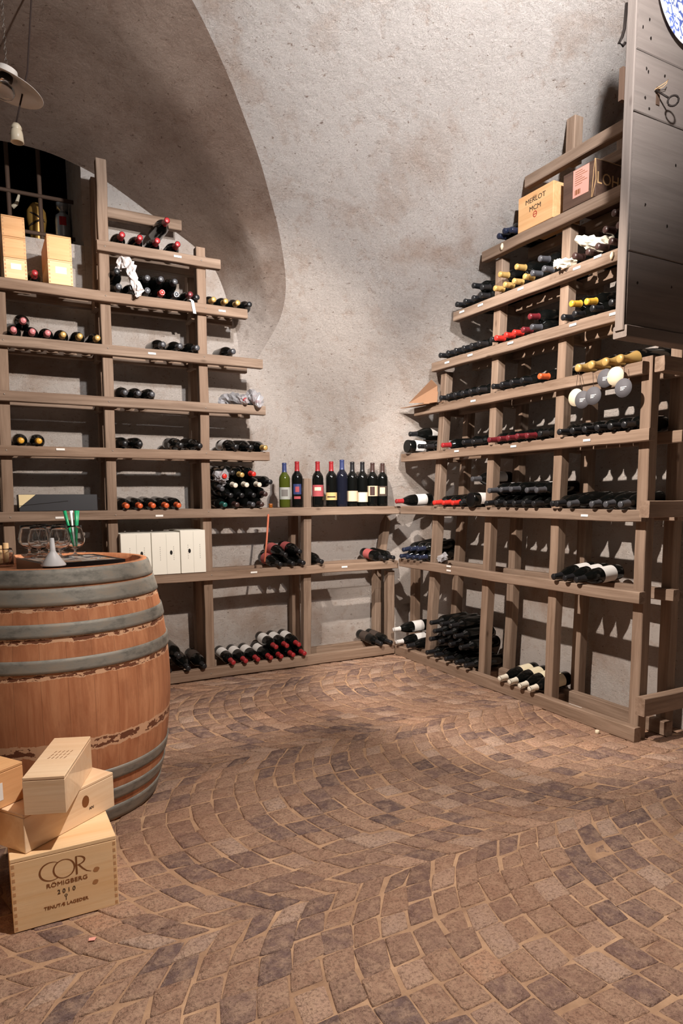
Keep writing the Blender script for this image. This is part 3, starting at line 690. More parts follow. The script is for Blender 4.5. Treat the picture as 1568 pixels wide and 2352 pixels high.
row(R_, 1, 'in third layer of black pile', [(996, 1450), (1018, 1456), (1043, 1462)], 'black', None, layer=2, group=g)
row(R_, 1, 'topmost of black pile', [(988.5, 1430.6), (1012, 1434), (1033, 1438)], 'black', None, layer=3, group=g)
row(R_, 1, 'in floor-level row at right rack foot', [(1146.5, 1559), (1170.7, 1567), (1193, 1575.7), (1215, 1583)], 'cream', 'cream', 'burgundy')

# standing bottles on the corner shelf
stand = [(654, 1063, 'blue', 'art', 'green_glass', (.055, .135), 'green bottle with grey picture label and dark blue capsule standing leftmost on shelf'),
         (683, 1060, 'red', None, 'dark_glass', None, 'red-capped dark bottle with blue shield label, second of the standing row'),
         (730, 1060, 'red', 'rose', 'dark_glass', (.07, .145), 'red-capped dark bottle with a rose label standing right of the gap'),
         (761, 1060, 'red', 'tan', 'dark_glass', (.045, .095), 'red-capped dark bottle with a low tan label standing on corner shelf'),
         (785.5, 1056, 'blue', None, 'blue_glass', None, 'tall unlabelled bottle with blue capsule standing mid row'),
         (809, 1061, 'black', 'buff', 'dark_glass', (.035, .105), 'black-capped bottle with square buff label beside the blue-capped bottle'),
         (832, 1061, 'black', 'cream', 'dark_glass', (.03, .095), 'black-capped standing bottle with cream label, third from right end'),
         (855, 1063, 'brown', 'buff', 'dark_glass', (.07, .14), 'brown-capped standing bottle with orange and grey label, second from right end'),
         (878, 1064, 'brown', 'dark', 'dark_glass', (.07, .14), 'brown-capped bottle with dark label standing rightmost on the corner shelf')]
for px, py, cap, lab, gl, lz, lb in stand:
    p = at(px, 1160, 1, -.055); h = at(px, py, 1, -.055).z-ZL[3]-.001
    # labels face the camera
    b = bottle(T(p.x, -.055, ZL[3]+.0008, math.atan2(CAM.y+.05, CAM.x-p.x)-math.pi/2), 'bordeaux', cap, lab, lb, 'standing bottles on the corner shelf', gl, lz, h/.2985)

    def patch(z0, z1, ha, mk, b=b):
        mb = MB(); mb.lathe([(.0380, z0), (.0380, z1)], 10, a0=math.pi/2-ha, a1=math.pi/2+ha); obj('label', mb, M[mk], b)
    if px == 683: patch(.085, .152, .75, 'foil_blue'); patch(.055, .072, .6, 'paper_rose'); patch(.10, .135, .35, 'paper_rose')
    if px == 730: patch(.108, .13, .6, 'paper_cream')
    if px == 761: patch(.062, .07, .8, 'foil_brown')
    if px == 855: patch(.075, .135, .45, 'foil_brown')
    if px == 878: patch(.085, .13, .5, 'paper_buff')
    if px == 654: patch(.075, .12, .6, 'paper_slate')
# ------------------------------------------------------------------ barrel
BX, BY, BR, BH = 2.395, 1.315, .352, .92
bar = thing('wine_barrel', 'oak wine barrel with grey hoops standing on the cobbles as a table', 'barrel', T(BX, BY, 0))
RBELLY = .425
def brad(z): t = (z-BH/2)/(BH/2); return RBELLY-(RBELLY-BR)*abs(t)**2.0
HEAD = BH-.035
mb = MB(); zz = [BH*i/40 for i in range(41)]
mb.lathe([(BR-.03, .0)]+[(brad(z)-.002, z) for z in zz]+[(BR-.024, BH), (BR-.026, HEAD)], 96, cap=False)
obj('staves', mb, M['staves'], bar)
mb = MB(); mb.lathe([(.0001, HEAD-.02), (BR-.015, HEAD-.02), (BR-.015, HEAD), (.0001, HEAD)], 64, cap=False)
obj('barrel_head', mb, M['staves'], bar)
for z0, z1 in ((.862, .918), (.800, .856), (.700, .745), (.585, .630), (.172, .218), (.088, .135), (.004, .064)):
    mb = MB(); o = .0035
    pr = [(brad(z0)-.001, z0), (brad(z0)+o, z0+.002)]+[(brad(z0+(z1-z0)*i/4)+o, z0+(z1-z0)*i/4) for i in range(1, 4)]+[(brad(z1)+o, z1-.002), (brad(z1)-.001, z1)]
    mb.lathe(pr, 96, cap=False); obj('hoop', mb, M['hoop'], bar)

# framed picture lying on the barrel
ZT = HEAD+.001
ca, cb, cc = at(98, 1308, 2, ZT+.0), at(288, 1296, 2, ZT), at(10, 1300, 2, ZT)
ca = at(98, 1297, 2, ZT+.04); cb = at(289, 1284, 2, ZT+.04); cc = at(11, 1285, 2, ZT+.04)
ex = (cb-ca); ex.z = 0; lx = ex.length; ex.normalize(); ey = Vector((-ex.y, ex.x, 0))
if ey.y > 0: ey = -ey
ly = min(.46, Vector((cc.x-ca.x, cc.y-ca.y)).length)
fm = Matrix((ex, ey, Vector((0, 0, 1)) if ex.cross(ey).z > 0 else Vector((0, 0, 1)))).transposed().to_4x4()
org = Vector((ca.x, ca.y-.012, ZT))
fr = thing('picture_frame', 'black framed picture lying flat as a tray on the barrel top', 'picture', Matrix.Translation(org+ex*lx/2+ey*ly/2))
def q(a, b, z): return ex*(a-lx/2)+ey*(b-ly/2)+Vector((0, 0, z))
mb = MB(); w = .022
for a0, a1, b0, b1 in ((0, lx, 0, w), (0, lx, ly-w, ly), (0, w, w, ly-w), (lx-w, lx, w, ly-w)):
    mb.add([q(a0, b0, 0), q(a1, b0, 0), q(a1, b1, 0), q(a0, b1, 0), q(a0, b0, .04), q(a1, b0, .04), q(a1, b1, .04), q(a0, b1, .04)],
           [(0, 3, 2, 1), (4, 5, 6, 7), (0, 1, 5, 4), (1, 2, 6, 5), (2, 3, 7, 6), (3, 0, 4, 7)])
obj('frame', mb, M['black_lacquer'], fr)
mb = MB(); mb.add([q(w, w, .0395), q(lx-w, w, .0395), q(lx-w, ly-w, .0395), q(w, ly-w, .0395), q(w, w, .004), q(lx-w, w, .004), q(lx-w, ly-w, .004), q(w, ly-w, .004)],
                  [(0, 1, 2, 3), (7, 6, 5, 4), (0, 4, 5, 1), (1, 5, 6, 2), (2, 6, 7, 3), (3, 7, 4, 0)])
obj('print', mb, M['picture'], fr)
ZP = ZT+.0405
# tasting glasses
def glass_mesh(sc=1.):
    mb = MB()
    o = [(.0001, 0), (.030, .0005), (.031, .002), (.012, .0045), (.0045, .009), (.0042, .022), (.010, .027), (.026, .036), (.0365, .052), (.0385, .066), (.034, .086), (.0285, .104), (.0295, .118)]
    i = [(.0285, .118), (.0275, .104), (.033, .086), (.0375, .066), (.0355, .052), (.025, .037), (.0001, .029)]
    mb.lathe([(r*sc, z*sc) for r, z in o+i], 32, cap=False); return mb.mesh('tasting_glass', M['clear_glass'])
gm = glass_mesh(1.)
gl = [(68, 1, 'far left of the cluster'), (91, 0, 'front left of the cluster'), (97, 2, 'at the middle back of the cluster'), (114, 1, 'in the middle of the cluster, behind the funnel spout'), (142, 2, 'at back right of the cluster'), (139, 0, 'front right of the cluster, beside the straws')]
for k, (px, dep, wh) in enumerate(gl):
    base = at(px, (1280, 1275, 1270)[dep], 2, ZP)
    o = link('tasting_glass', gm, None, T(base.x, base.y, ZP)); tag(o, f'clear tasting glass on the picture, {wh}', 'glass', 'tasting glasses on the barrel')
pb = at(173, 1276, 2, ZP)
tag(link('tasting_glass', gm, None, T(pb.x, pb.y, ZP) @ Matrix.Scale(1.0, 4)), 'clear tasting glass holding green and white straws', 'glass', 'tasting glasses on the barrel')
def straw(dx, dy, tx, ty, m, lb):
    mb = MB(); a = Vector((dx, dy, .033)); b = Vector((tx, ty, .175)); mb.tube([a, a.lerp(b, .5), b], [.0035, .0055, .0065], 10)
    tag(obj('plastic_stick', mb, M[m], None, T(pb.x, pb.y, ZP)), lb, 'stick', 'sticks in the glass')
straw(.004, .003, .030, -.004, 'green_plastic', 'green plastic stick leaning left in the tasting glass')
straw(.000, -.004, .006, -.004, 'white_plastic', 'white plastic stick upright in the tasting glass')
straw(-.006, .002, -.010, .008, 'green_plastic', 'green plastic stick upright right of the white one')
straw(-.004, -.008, -.018, -.006, 'green_plastic', 'green plastic stick leaning right in the tasting glass')
# funnel, jar with corks
pf = at(123, 1324, 2, HEAD+.001); d0 = Vector((pf.x-CAM.x, pf.y-CAM.y, 0)).normalized()
mb = MB(); mb.lathe([(.036, 0), (.037, .003), (.011, .040), (.0085, .045), (.0055, .085), (.0045, .085), (.007, .045), (.0095, .040), (.034, .003)], 28, cap=False)
for k in range(0): pass
pf = Vector((BX, BY, 0))+Vector((at(123, 1300, 2, HEAD).x-BX, BR-.085, 0)); pf = at(123, 1318, 2, HEAD); 
pf = at(123, 1299, 2, ZP); pf.z = ZP
tag(obj('funnel', mb, M['white_plastic'], None, T(pf.x, pf.y, ZP+.0003) @ Matrix.Scale(1.08, 4)), 'small white plastic funnel upside down on front corner of the framed picture', 'funnel')
pj = at(-4, 1300, 2, HEAD)
dj = Vector((pj.x-BX, pj.y-BY, 0)); pj = Vector((BX, BY, 0))+dj*min(1, .262/dj.length)
jar = thing('cork_jar', 'small glass jar cut by left edge on the barrel top', 'jar', T(pj.x, pj.y, HEAD+.0008))
mb = MB(); mb.lathe([(.0001, 0), (.036, 0), (.038, .004), (.038, .055), (.034, .062), (.034, .070), (.032, .070), (.032, .062), (.035, .054), (.035, .006), (.0001, .005)], 28, cap=False)
obj('jar_body', mb, M['clear_glass'], jar)
for k, (dx, dy, dz, lb) in enumerate(((-.012, -.004, .0065, 'cork standing tallest in jar at left edge of barrel'), (.012, .008, .0065, 'cork standing at frame edge inside the small jar'))):
    mb = MB(); mb.lathe([(.0095, 0), (.0105, .003), (.0105, .082-k*.008), (.0095, .084-k*.008)], 16)
    tag(obj('cork', mb, M['cork'], None, T(pj.x+dx, pj.y+dy, HEAD+.0008+dz)), lb, 'cork', 'corks in the jar')

# ------------------------------------------------------------------ crates in the foreground
def crate(name, label, mw, L, W_, H_, m, lid=.010, group=None, cat='crate', joints=True):
    """local: x length, y width, z up from the front-left corner at origin"""
    r = thing(name, label, cat, mw, group)
    mb = MB(); mb.box((0, 0, 0), (L, W_, H_-lid-.0008)); cs = obj('case', mb, M[m], r, bevel=.0012)
    mb = MB(); mb.box((0, 0, H_-lid), (L, W_, H_)); obj('lid', mb, M[m], r, bevel=.0015)
    if joints:
        n = max(4, int(H_/.02))
        for x in (.003, L-.010):
            mb = MB()
            for i in range(n):
                z = (i+.25)*(H_-lid)/n; hh = (H_-lid)/n*.5; mb.box((x, -.0004, z), (x+.007, .0002, z+hh))
            mb.box((x+.001, -.0003, .004), (x+.0012, .0002, H_-lid-.004))
            obj('finger_joint', mb, M['crate_joint'], cs)
    r['_c'] = cs.name; return r
def case(r): return bpy.data.objects[r['_c']]
# front crate: seen face is +y; local x runs from image-left to image-right = -x world
def frame(o, xdir):
    x = Vector((xdir[0], xdir[1], 0)).normalized(); z = Vector((0, 0, 1)); y = z.cross(x)
    mm = Matrix((x, y, z)).transposed().to_4x4(); mm.translation = o; return mm
CH = .207
cor = crate('wine_crate', 'pale wooden crate with large three-letter lettering standing at bottom left on cobbles', frame((2.606, 2.170, .001), (-1, .002)), .269, .325, CH, 'crate', .012)
def stroke(mb, pts, wd, y=-.0006):
    """flat pen stroke in local x,z on the front face; wd = widths"""
    vs = []; n = len(pts)
    for i, (x, z) in enumerate(pts):
        ax, az = pts[max(i-1, 0)]; bx, bz = pts[min(i+1, n-1)]; dx, dz = bx-ax, bz-az; l = math.hypot(dx, dz) or 1
        nx, nz = -dz/l, dx/l; w_ = wd(i/(n-1))/2
        vs += [(x+nx*w_, y, z+nz*w_), (x-nx*w_, y, z-nz*w_)]
    mb.add(vs, [(2*i, 2*i+1, 2*i+3, 2*i+2) for i in range(n-1)])
mb = MB(); zc = .148
arc = lambda cx, cz, rx, rz, a0, a1, n=28: [(cx+rx*math.cos(math.radians(a0+(a1-a0)*i/n)), cz+rz*math.sin(math.radians(a0+(a1-a0)*i/n))) for i in range(n+1)]
stroke(mb, arc(.099, zc, .029, .026, 55, 305), lambda t: .0012+.0034*math.sin(math.pi*t)**2)
stroke(mb, arc(.131, zc-.0005, .0265, .026, 90, 450, 40), lambda t: .0016+.0026*math.sin(2*math.pi*t)**2)
stroke(mb, [(.1625, zc-.026), (.1625, zc+.026)], lambda t: .0048)
stroke(mb, arc(.1625, zc+.013, .0215, .0125, 90, -90, 20), lambda t: .0014+.0032*math.sin(math.pi*t)**2)
stroke(mb, [(.168, zc+.001), (.178, zc-.012), (.188, zc-.022), (.200, zc-.027)], lambda t: .0042-.003*t)
obj('lettering', mb, M['ink_brown'], case(cor))
yf = lambda x, z: face_frame((x, -.0006, z), (1, 0, 0), (0, 0, 1))
text_mesh('R\u00d6MIGBERG', .0165, M['ink_brown'], parent=case(cor), mw=yf(.137, .108), sx=1.15)
text_mesh('2 0 1 0', .0165, M['ink_black'], parent=case(cor), mw=yf(.134, .084))
mb = MB(); stroke(mb, [(.132, .056), (.132, .068)], lambda t: .0016); stroke(mb, arc(.132, .070, .0032, .003, 0, 360, 12), lambda t: .0016); obj('emblem', mb, M['ink_black'], case(cor))
text_mesh('TENUT\u00c6 LAGEDER', .0125, M['ink_brown'], parent=case(cor), mw=yf(.132, .046), sx=1.05)
mb = MB()
for kx, kz, kr in ((.213, .122, .0085), (.209, .086, .008)): mb.add([(kx, -.0005, kz)]+[(kx+kr*math.cos(t*.5236)*(1+.15*math.sin(t)), -.0005, kz+kr*.85*math.sin(t*.5236)) for t in range(12)], [(0, i+1, (i+1) % 12+1) for i in range(12)])
obj('knots', mb, M['knot'], case(cor))

B0 = Vector((2.566, 2.159, CH+.002)); bd = Vector((2.308-2.566, 1.982-2.159, 0)).normalized()
cB = crate('wine_box', 'long film-wrapped pine box lying crosswise on the lettered crate', frame(B0, bd), .314, .105, .108, 'crate_wrap', .009, 'pine boxes piled by the barrel', 'box', False)
mb = MB(); mb.add([(.205, -.0005, .060)]+[(.205+.013*math.cos(t*.4488), -.0005, .060+.018*math.sin(t*.4488)) for t in range(14)], [(0, i+1, (i+1) % 14+1) for i in range(14)]); obj('seal', mb, M['ink_brown'], case(cB))
text_mesh('AN', .012, M['ink_black'], parent=case(cB), mw=yf(.225, .033))
ZB = CH+.002+.108+.0015
td = Vector((-.936, .352, 0)).normalized()
cT = crate('wine_box', 'short-ended pine box lying lengthwise on top of the pile, faint stamp on its lid', frame((2.5635, 2.165, ZB), td), .107, .297, .104, 'crate_wrap', .009, 'pine boxes piled by the barrel', 'box', False)
mb = MB()
for k in range(3):
    for j in range(5): 
        x0 = .028+j*.011+.003*k; mb.add([(x0, .125+k*.022, .1045), (x0+.0022, .125+k*.022, .1045), (x0+.0062, .139+k*.022, .1045), (x0+.004, .139+k*.022, .1045)], [(0, 1, 2, 3)])
obj('stamp', mb, M['ink_brown'], cT)
cL = crate('wine_box', 'pine box with white sticker cut off by left edge, beside the topmost box', frame(Vector((2.5555, 2.047, ZB))+Vector((.822, .57, 0)).normalized()*.31, (-.822, -.57)), .31, .105, .106, 'crate_orange', .009, 'pine boxes piled by the barrel', 'box', False)
mb = MB(); mb.box((.175, -.0008, .022), (.245, -.0002, .070)); obj('sticker', mb, M['tag_white'], case(cL))
crate('wine_crate', 'pine crate just outside the left edge carrying the stickered box', frame((3.02, 2.22, .001), (-1, 0)), .33, .30, ZB-.003, 'crate', .012)

# ------------------------------------------------------------------ things on the racks
# end-on boxes in front of the window, standing on shelf seven
def endbox(px0, px1, pyt, pyb, lb, zr, lab=False):
    a, b = at(px0, (pyt+pyb)/2, 1, .0), at(px1, (pyt+pyb)/2, 1, .0); zt = at((px0+px1)/2, pyt, 1, 0).z; zb = at((px0+px1)/2, pyb, 1, 0).z
    return a.x, b.x, zb, zt
def stack(px0, px1, ys, labs_):
    z = ZL[7]+.001; xa = at(px0, ys[-1]-20, 1, 0).x; xb = at(px1, ys[-1]-20, 1, 0).x; tot = at((px0+px1)/2, ys[0], 1, 0).z-z; n = len(labs_); h = tot/n
    for i, lb in enumerate(labs_):
        r = crate('wine_box', lb, frame((xa, -.0, z), (-1, 0)), xa-xb, .31, h-.0015, 'crate_orange' if i else 'crate', .007, 'boxes standing on the window shelf', 'box')
        if i == 0: mb = MB(); L = xa-xb; mb.box((L*.3, -.0008, h*.45), (L*.75, -.0002, h*.72)); obj('sticker', mb, M['tag_white'], case(r))
        z += h
stack(9, 62, (496, 634), ['bottom pine box of the three-high stack before the window', 'middle pine box of the three-high stack before the window', 'top pine box of the three-high stack before the window'])
stack(111, 167, (541, 650), ['bottom pine box of the two-high stack before the window', 'top pine box of the two-high stack before the window'])
# flat black box on shelf three
a, b = at(45, 1178, 1, -.02), at(225, 1178, 1, -.02); zt = at(130, 1136, 1, -.02).z
bb = thing('gift_box', 'flat black gift box with a pale gold corner on the left rack', 'box', frame((a.x, -.02, ZL[3]+.001), (-1, 0)))
Lb = a.x-b.x; Hb = zt-ZL[3]
mb = MB(); mb.box((0, 0, 0), (Lb, .22, Hb)); obj('carton', mb, M['black_carton'], bb, bevel=.002)
mb = MB(); mb.add([(.0, -.0006, .02), (.0, -.0006, Hb-.001), (.085, -.0006, Hb-.001)], [(0, 1, 2)]); obj('gold_corner', mb, M['carton_gold'], bb)
mb = MB(); stroke(mb, [(0, .03), (.15, .045), (.25, .055)], lambda t: .003); stroke(mb, [(.42, .065), (Lb, .075)], lambda t: .003); obj('crease', mb, M['hole'], bb)
# white cartons on shelf two
for k, (x0, x1, yt) in enumerate(((279, 349, 1226), (350.5, 415, 1224), (416.5, 481, 1218))):
    a, b = at(x0, 1310, 1, .005), at(x1, 1310, 1, .005); zt = at((x0+x1)/2, yt, 1, .005).z; a.x = min(a.x, f2(ZL[2]+.1)-.030); b.x = max(b.x, f3(ZL[2]+.1)+.030); L = a.x-b.x; H = zt-ZL[2]
    r = thing('wine_carton', ['white wine carton nearest the barrel on second shelf', 'middle white wine carton of three on second shelf', 'white wine carton beside the post, rightmost of three'][k], 'carton', frame((a.x, .005, ZL[2]+.001), (-1, 0)), 'white cartons on the second shelf')
    mb = MB(); mb.box((0, 0, 0), (L, .27, H)); obj('carton', mb, M['carton_white'], r, bevel=.002)
    mb = MB(); mb.box((L*.51, -.0005, 0), (L*.51+.0016, .0001, H*.97))
    for cx in (.28, .76):
        for q_ in range(7): mb.box((L*cx, -.0005, H*(.34+.05*q_)), (L*cx+.004, .0001, H*(.34+.05*q_+.03)))
    obj('print', mb, M['carton_grey'], r)
    mb = MB(); hx = L*(.68 if k < 2 else .35); mb.add([(hx, -.0006, H*.52)]+[(hx+.008*math.cos(t*.5236), -.0006, H*.52+.014*math.sin(t*.5236)) for t in range(12)], [(0, i+1, (i+1) % 12+1) for i in range(12)]); obj('hand_hole', mb, M['hole'], r)
# orange stick
a, b = at(617, 1192, 1, .015), at(607, 1256, 1, .02); a = at(617, 1192, 1, .014); b = at(606, 1256, 1, .05)
mb = MB(); a.z = min(a.z, ZL[3]-.06); mb.tube([Vector((b.x, .055, ZL[2]+.05)), Vector(((a.x+b.x)/2, .035, (a.z+ZL[2]+.05)/2)), Vector((a.x, .010, ZL[3]-.04))], .0065, 8)
tag(obj('wooden_stick', mb, M['dowel_orange']), 'thin orange wooden stick leaning below the bottle pile', 'stick')
# crumpled tissue / film / netting: lumpy wraps
def lump(name, pts, rs, m, lb, cat, seed, group=None, amp=.35):
    rr = random.Random(seed); pts = [Vector(p) for p in pts]; c = sum(pts, Vector())/len(pts); mb = MB(); seg = 14; vs = []; n = len(pts)*3
    path = []
    for i in range(len(pts)-1):
        for k in range(4): path.append((pts[i].lerp(pts[i+1], k/4), rs[i]+(rs[i+1]-rs[i])*k/4))
    path.append((pts[-1], rs[-1]))
    for i, (p, r) in enumerate(path):
        dd = (path[min(i+1, len(path)-1)][0]-path[max(i-1, 0)][0]).normalized(); a = dd.cross(Vector((.3, .2, 1))).normalized(); b = dd.cross(a)
        for k in range(seg): t = 2*math.pi*k/seg; q_ = r*(1+rr.uniform(-amp, amp)); vs.append(p-c+a*q_*math.cos(t)+b*q_*math.sin(t))
    L = len(path); fs = [(i*seg+k, i*seg+(k+1) % seg, (i+1)*seg+(k+1) % seg, (i+1)*seg+k) for i in range(L-1) for k in range(seg)]
    fs += [tuple(reversed(range(seg))), tuple((L-1)*seg+k for k in range(seg))]
    mb.add(vs, fs); return tag(obj(name, mb, M[m], None, Matrix.Translation(c)), lb, cat, group)
def Lp(px, py, v): return at(px, py, 1, v)
def Rp(px, py, u): return at(px, py, 0, u)
lump('tissue_paper', [Lp(268, 620, -.08), Lp(284, 602, -.05), Lp(300, 612, -.01), Lp(305, 640, .04), Lp(320, 668, .05), Lp(312, 682, .05)], [.012, .03, .028, .022, .022, .006], 'tissue', 'crumpled grey-white tissue paper over bottles on the upper left shelf', 'paper', 1, None, .45)
wr = lump('film_wrap', [Lp(508, 920, -.2), Lp(535, 916, -.12), Lp(560, 918, .0), Lp(568, 924, .05)], [.03, .035, .03, .008], 'film', 'clear film wrap with red tip lying left of pair by the vault', 'wrap', 2, 'film-wrapped bottles on fifth shelf', .3)
lump('film_wrap', [Lp(562, 922, -.16), Lp(582, 912, -.04), Lp(594, 920, .03), Lp(596, 936, .05)], [.03, .042, .036, .008], 'film', 'clear film wrap with red tip lying right of pair by the vault', 'wrap', 3, 'film-wrapped bottles on fifth shelf', .3)
row(L_, 5, 'inside the film wraps at fifth shelf end', [(564, 922), (592, 924.7)], 'red', None)
lump('film_wrap', [Lp(500, 1112, -.10), Lp(508, 1092, -.03), Lp(512, 1096, .02)], [.03, .045, .02], 'film', 'clear film wrap with scarlet tip on top left of the big pile', 'wrap', 4, None, .35)
row(L_, 3, 'inside film wrap atop the big pile', [(516, 1094)], 'scarlet', None, layer=3)
lump('net_sleeve', [Rp(1272, 608, .05), Rp(1290, 605, .03), Rp(1322, 600, -.03)], [.018, .022, .016], 'netting', 'white netting sleeve on bottle neck left of the seventh-shelf post', 'sleeve', 5, None, .3)
lump('net_sleeve', [Rp(1322, 548, .05), Rp(1350, 556, .02), Rp(1385, 560, -.04), Rp(1410, 556, -.08)], [.012, .026, .028, .02], 'netting', 'white netting sleeve on bottles right of the seventh-shelf post', 'sleeve', 6, None, .35)
lump('plastic_bag', [Rp(1008, 1284, -.06), Rp(1022, 1278, -.12)], [.022, .026], 'film', 'small clear bag on second shelf behind the first right post', 'bag', 7, None, .3)
# paper strip on shelf seven
a = Lp(437, 688, .006); mb = MB(); pts = [(0, -.05, .016), (.0, -.01, .02), (-.012, .006, .006), (-.018, .006, -.03), (-.024, .007, -.065)]
vs = []
for x, y, z in pts: vs += [(x-.009, y, z), (x+.009, y+.001, z)]
mb.add(vs, [(2*i, 2*i+1, 2*i+3, 2*i+2) for i in range(4)])
o = obj('paper_strip', mb, M['ink_white'], None, Matrix.Translation((a.x, 0, ZL[7]))); tag(o, 'white paper strip folded over the rail of the upper left shelf', 'paper')
so = o.modifiers.new('thick', 'SOLIDIFY'); so.thickness = .0015
# amber glass neck beside the pile
a = Lp(624, 1160, .0); mb = MB(); mb.lathe([(.010, 0), (.014, .006), (.011, .016), (.016, .024), (.006, .028)], 16)
tag(obj('foil_cap', mb, M['amber'], None, T(a.x, -.02, ZL[3]+.0008)), 'small amber foil cap standing between the pile and green bottle', 'cap')
# folded cardboard at far end of right shelf five
for k, (p0, p1, p2, p3) in enumerate((((938, 926), (990, 872), (1004, 886), (1004, 925)), ((936, 930), (962, 918), (1004, 925), (990, 932)), ((973, 928), (984, 895), (1006, 900), (1004, 925)))):
    P_ = [Rp(x, y, u) for (x, y), u in zip((p0, p1, p2, p3), ((.075, .055, .01, .005), (.012,)*4, (.045, .02, .014, .02))[k])]
    if k == 1: P_ = [Vector((u, p.y, ZR[5]+.004+dz)) for p, u, dz in zip(P_, (.07, -.05, -.06, .06), (0, .012, .010, 0))]
    zmin = min(p.z for p in P_)
    for p in P_: p.z = max(p.z, ZR[5]+.004)
    c = sum(P_, Vector())/4; mb = MB(); mb.add([p-c for p in P_], [(0, 1, 2, 3)])
    o = obj('cardboard_sheet', mb, M['cardboard'], None, Matrix.Translation(c)); so = o.modifiers.new('thick', 'SOLIDIFY'); so.thickness = .004
    tag(o, ['large torn cardboard sheet leaning by the vault on fifth right shelf', 'cardboard sheet lying flat under the leaning pieces', 'small cardboard flap in front of the larger torn sheet'][k], 'cardboard', 'cardboard on the fifth right shelf')

# boxes on the top of the right rack (shelf eight); face +x, local x along +y
def rbox(y0, y1, z, h, dep, name, lb, m):
    r = thing(name, lb, 'box', frame((.0, y0, z), (0, 1)))
    mb = MB(); mb.box((0, 0, 0), (y1-y0, dep, h)); obj('case', mb, M[m], r, bevel=.0015); return r
zz8 = ZR[8]+.001
a, b = Rp(1189, 524, .0), Rp(1269, 492, .0); h1 = Rp(1190, 458, 0).z-zz8
r1 = rbox(a.y, b.y, zz8, h1, .19, 'wine_crate', 'honey-coloured pine crate with stamped lettering on the top right shelf', 'crate_orange'); L1 = b.y-a.y
text_mesh('MERLOT', .034, M['ink_black'], parent=r1, mw=yf(L1/2, h1*.76), sx=1.1); text_mesh('MCM', .034, M['ink_black'], parent=r1, mw=yf(L1/2, h1*.52), sx=1.1)
mb = MB(); stroke(mb, arc(L1/2, h1*.33, .012, .014, 0, 360, 14), lambda t: .004); stroke(mb, [(L1/2-.014, h1*.33), (L1/2+.014, h1*.33)], lambda t: .003); obj('emblem', mb, M['logo_red'], r1)
a, b = Rp(1290, 472, .005), Rp(1365, 432, .005); h2 = Rp(1296, 402, .005).z-zz8
r2 = rbox(a.y, b.y, zz8, h2, .235, 'wine_box', 'dark brown box tied with twine and pink sticker on top right shelf', 'crate_dark'); L2 = b.y-a.y
mb = MB(); mb.box((L2*.32, -.001, h2*.22), (L2*.80, -.0003, h2*.98)); obj('sticker', mb, M['label_pink'], r2)
mb = MB()
for q_ in range(7): mb.box((L2*.38, -.0014, h2*(.9-.06*q_)), (L2*(.6+.15*((q_*37) % 3)/2), -.0009, h2*(.915-.06*q_)))
for q_ in range(8): mb.box((L2*(.38+.022*q_), -.0014, h2*.28), (L2*(.38+.022*q_)+.002+.001*(q_ % 3), -.0009, h2*.42))
obj('print', mb, M['ink_brown'], r2)
text_mesh('LOHEN', .075, M['twine'], parent=r2, mw=face_frame((L2+.0008, .13, h2*.5), (0, 1, 0), (0, 0, 1)))
mb = MB(); mb.tube([(L2*.9, -.002, 0.002), (L2*.93, -.003, h2*.5), (L2*.97, -.002, h2+.002), (L2*.99, .12, h2+.002), (L2*.98, .23, h2+.002)], .0016, 6); mb.tube([(L2*.92, -.002, .002), (L2+.002, .0, h2*.45), (L2*.985, -.002, h2+.001)], .0016, 6); obj('twine', mb, M['twine'], r2)
# pegs on rails
for px, py, sh, lb in ((1152, 567, 8, 'white plaster dab on the rail below the navy-capped bottles'), (1404, 587.6, 7, 'white plaster dab on the rail beside the door leaf')):
    p = Rp(px, py, .006); mb = MB(); mb.tube([(0, 0, -.016), (.002, .003, 0), (0, .004, .016)], [.005, .009, .005], 8); tag(obj('hook', mb, M['tag_cream'], None, Matrix.Translation(p)), lb.replace('plaster dab', 'plastic hook'), 'hook', 'white hooks on the rails')
# round neck tags
for k, (px, py, tx, ty, m, lb, du) in enumerate(((1337, 918, 1330, 852, 'tag_grey', 'dark round tag on long cord, left-hand lower of hanging tags', .036), (1322, 913, 1327, 852, 'tag_cream', 'cream round tag half hidden behind the leftmost grey tag', .030), (1362, 909, 1361, 850, 'tag_grey', 'large grey round tag hanging lowest from second gold-capped bottle', .046),
        (1390, 868.7, 1391, 842, 'tag_grey', 'small grey round tag close under third gold-capped bottle', .040), (1413, 864, 1410, 842, 'tag_cream', 'cream round tag between two grey tags', .034), (1431, 891, 1434, 836, 'tag_grey', 'grey round tag on cord, rightmost of the hanging tags', .044))):
    p = Rp(px, py, du); q_ = Rp(tx, ty, du*.6); q_.z = max(q_.z-.006, p.z+.03)
    r = thing('neck_tag', lb, 'tag', Matrix.Translation(p), 'round neck tags')
    mb = MB(); R_t = .042; mb.lathe([(.0001, -.0008), (R_t, -.0008), (R_t, .0008), (.0001, .0008)], 32, cap=False)
    obj('disc', mb, M[m], r, axis_frame((0, 0, 0), (1, .12, 0)))
    mb = MB(); mb.tube([(0, 0, R_t-.004), (q_-p)*.5+Vector((0, .0, R_t*.4)), q_-p], .0011, 6); obj('cord', mb, M['cord'], r)
    if m == 'tag_grey':
        mb = MB()
        for i_, (z0, l_) in enumerate(((.004, .030), (-.002, .022), (-.008, .016))): mb.box((.0012, -.014, z0-.0014), (.0018, -.014+l_, z0+.0014))
        obj('print', mb, M['ink_white'], r, Matrix.Rotation(.12, 4, 'Z'))

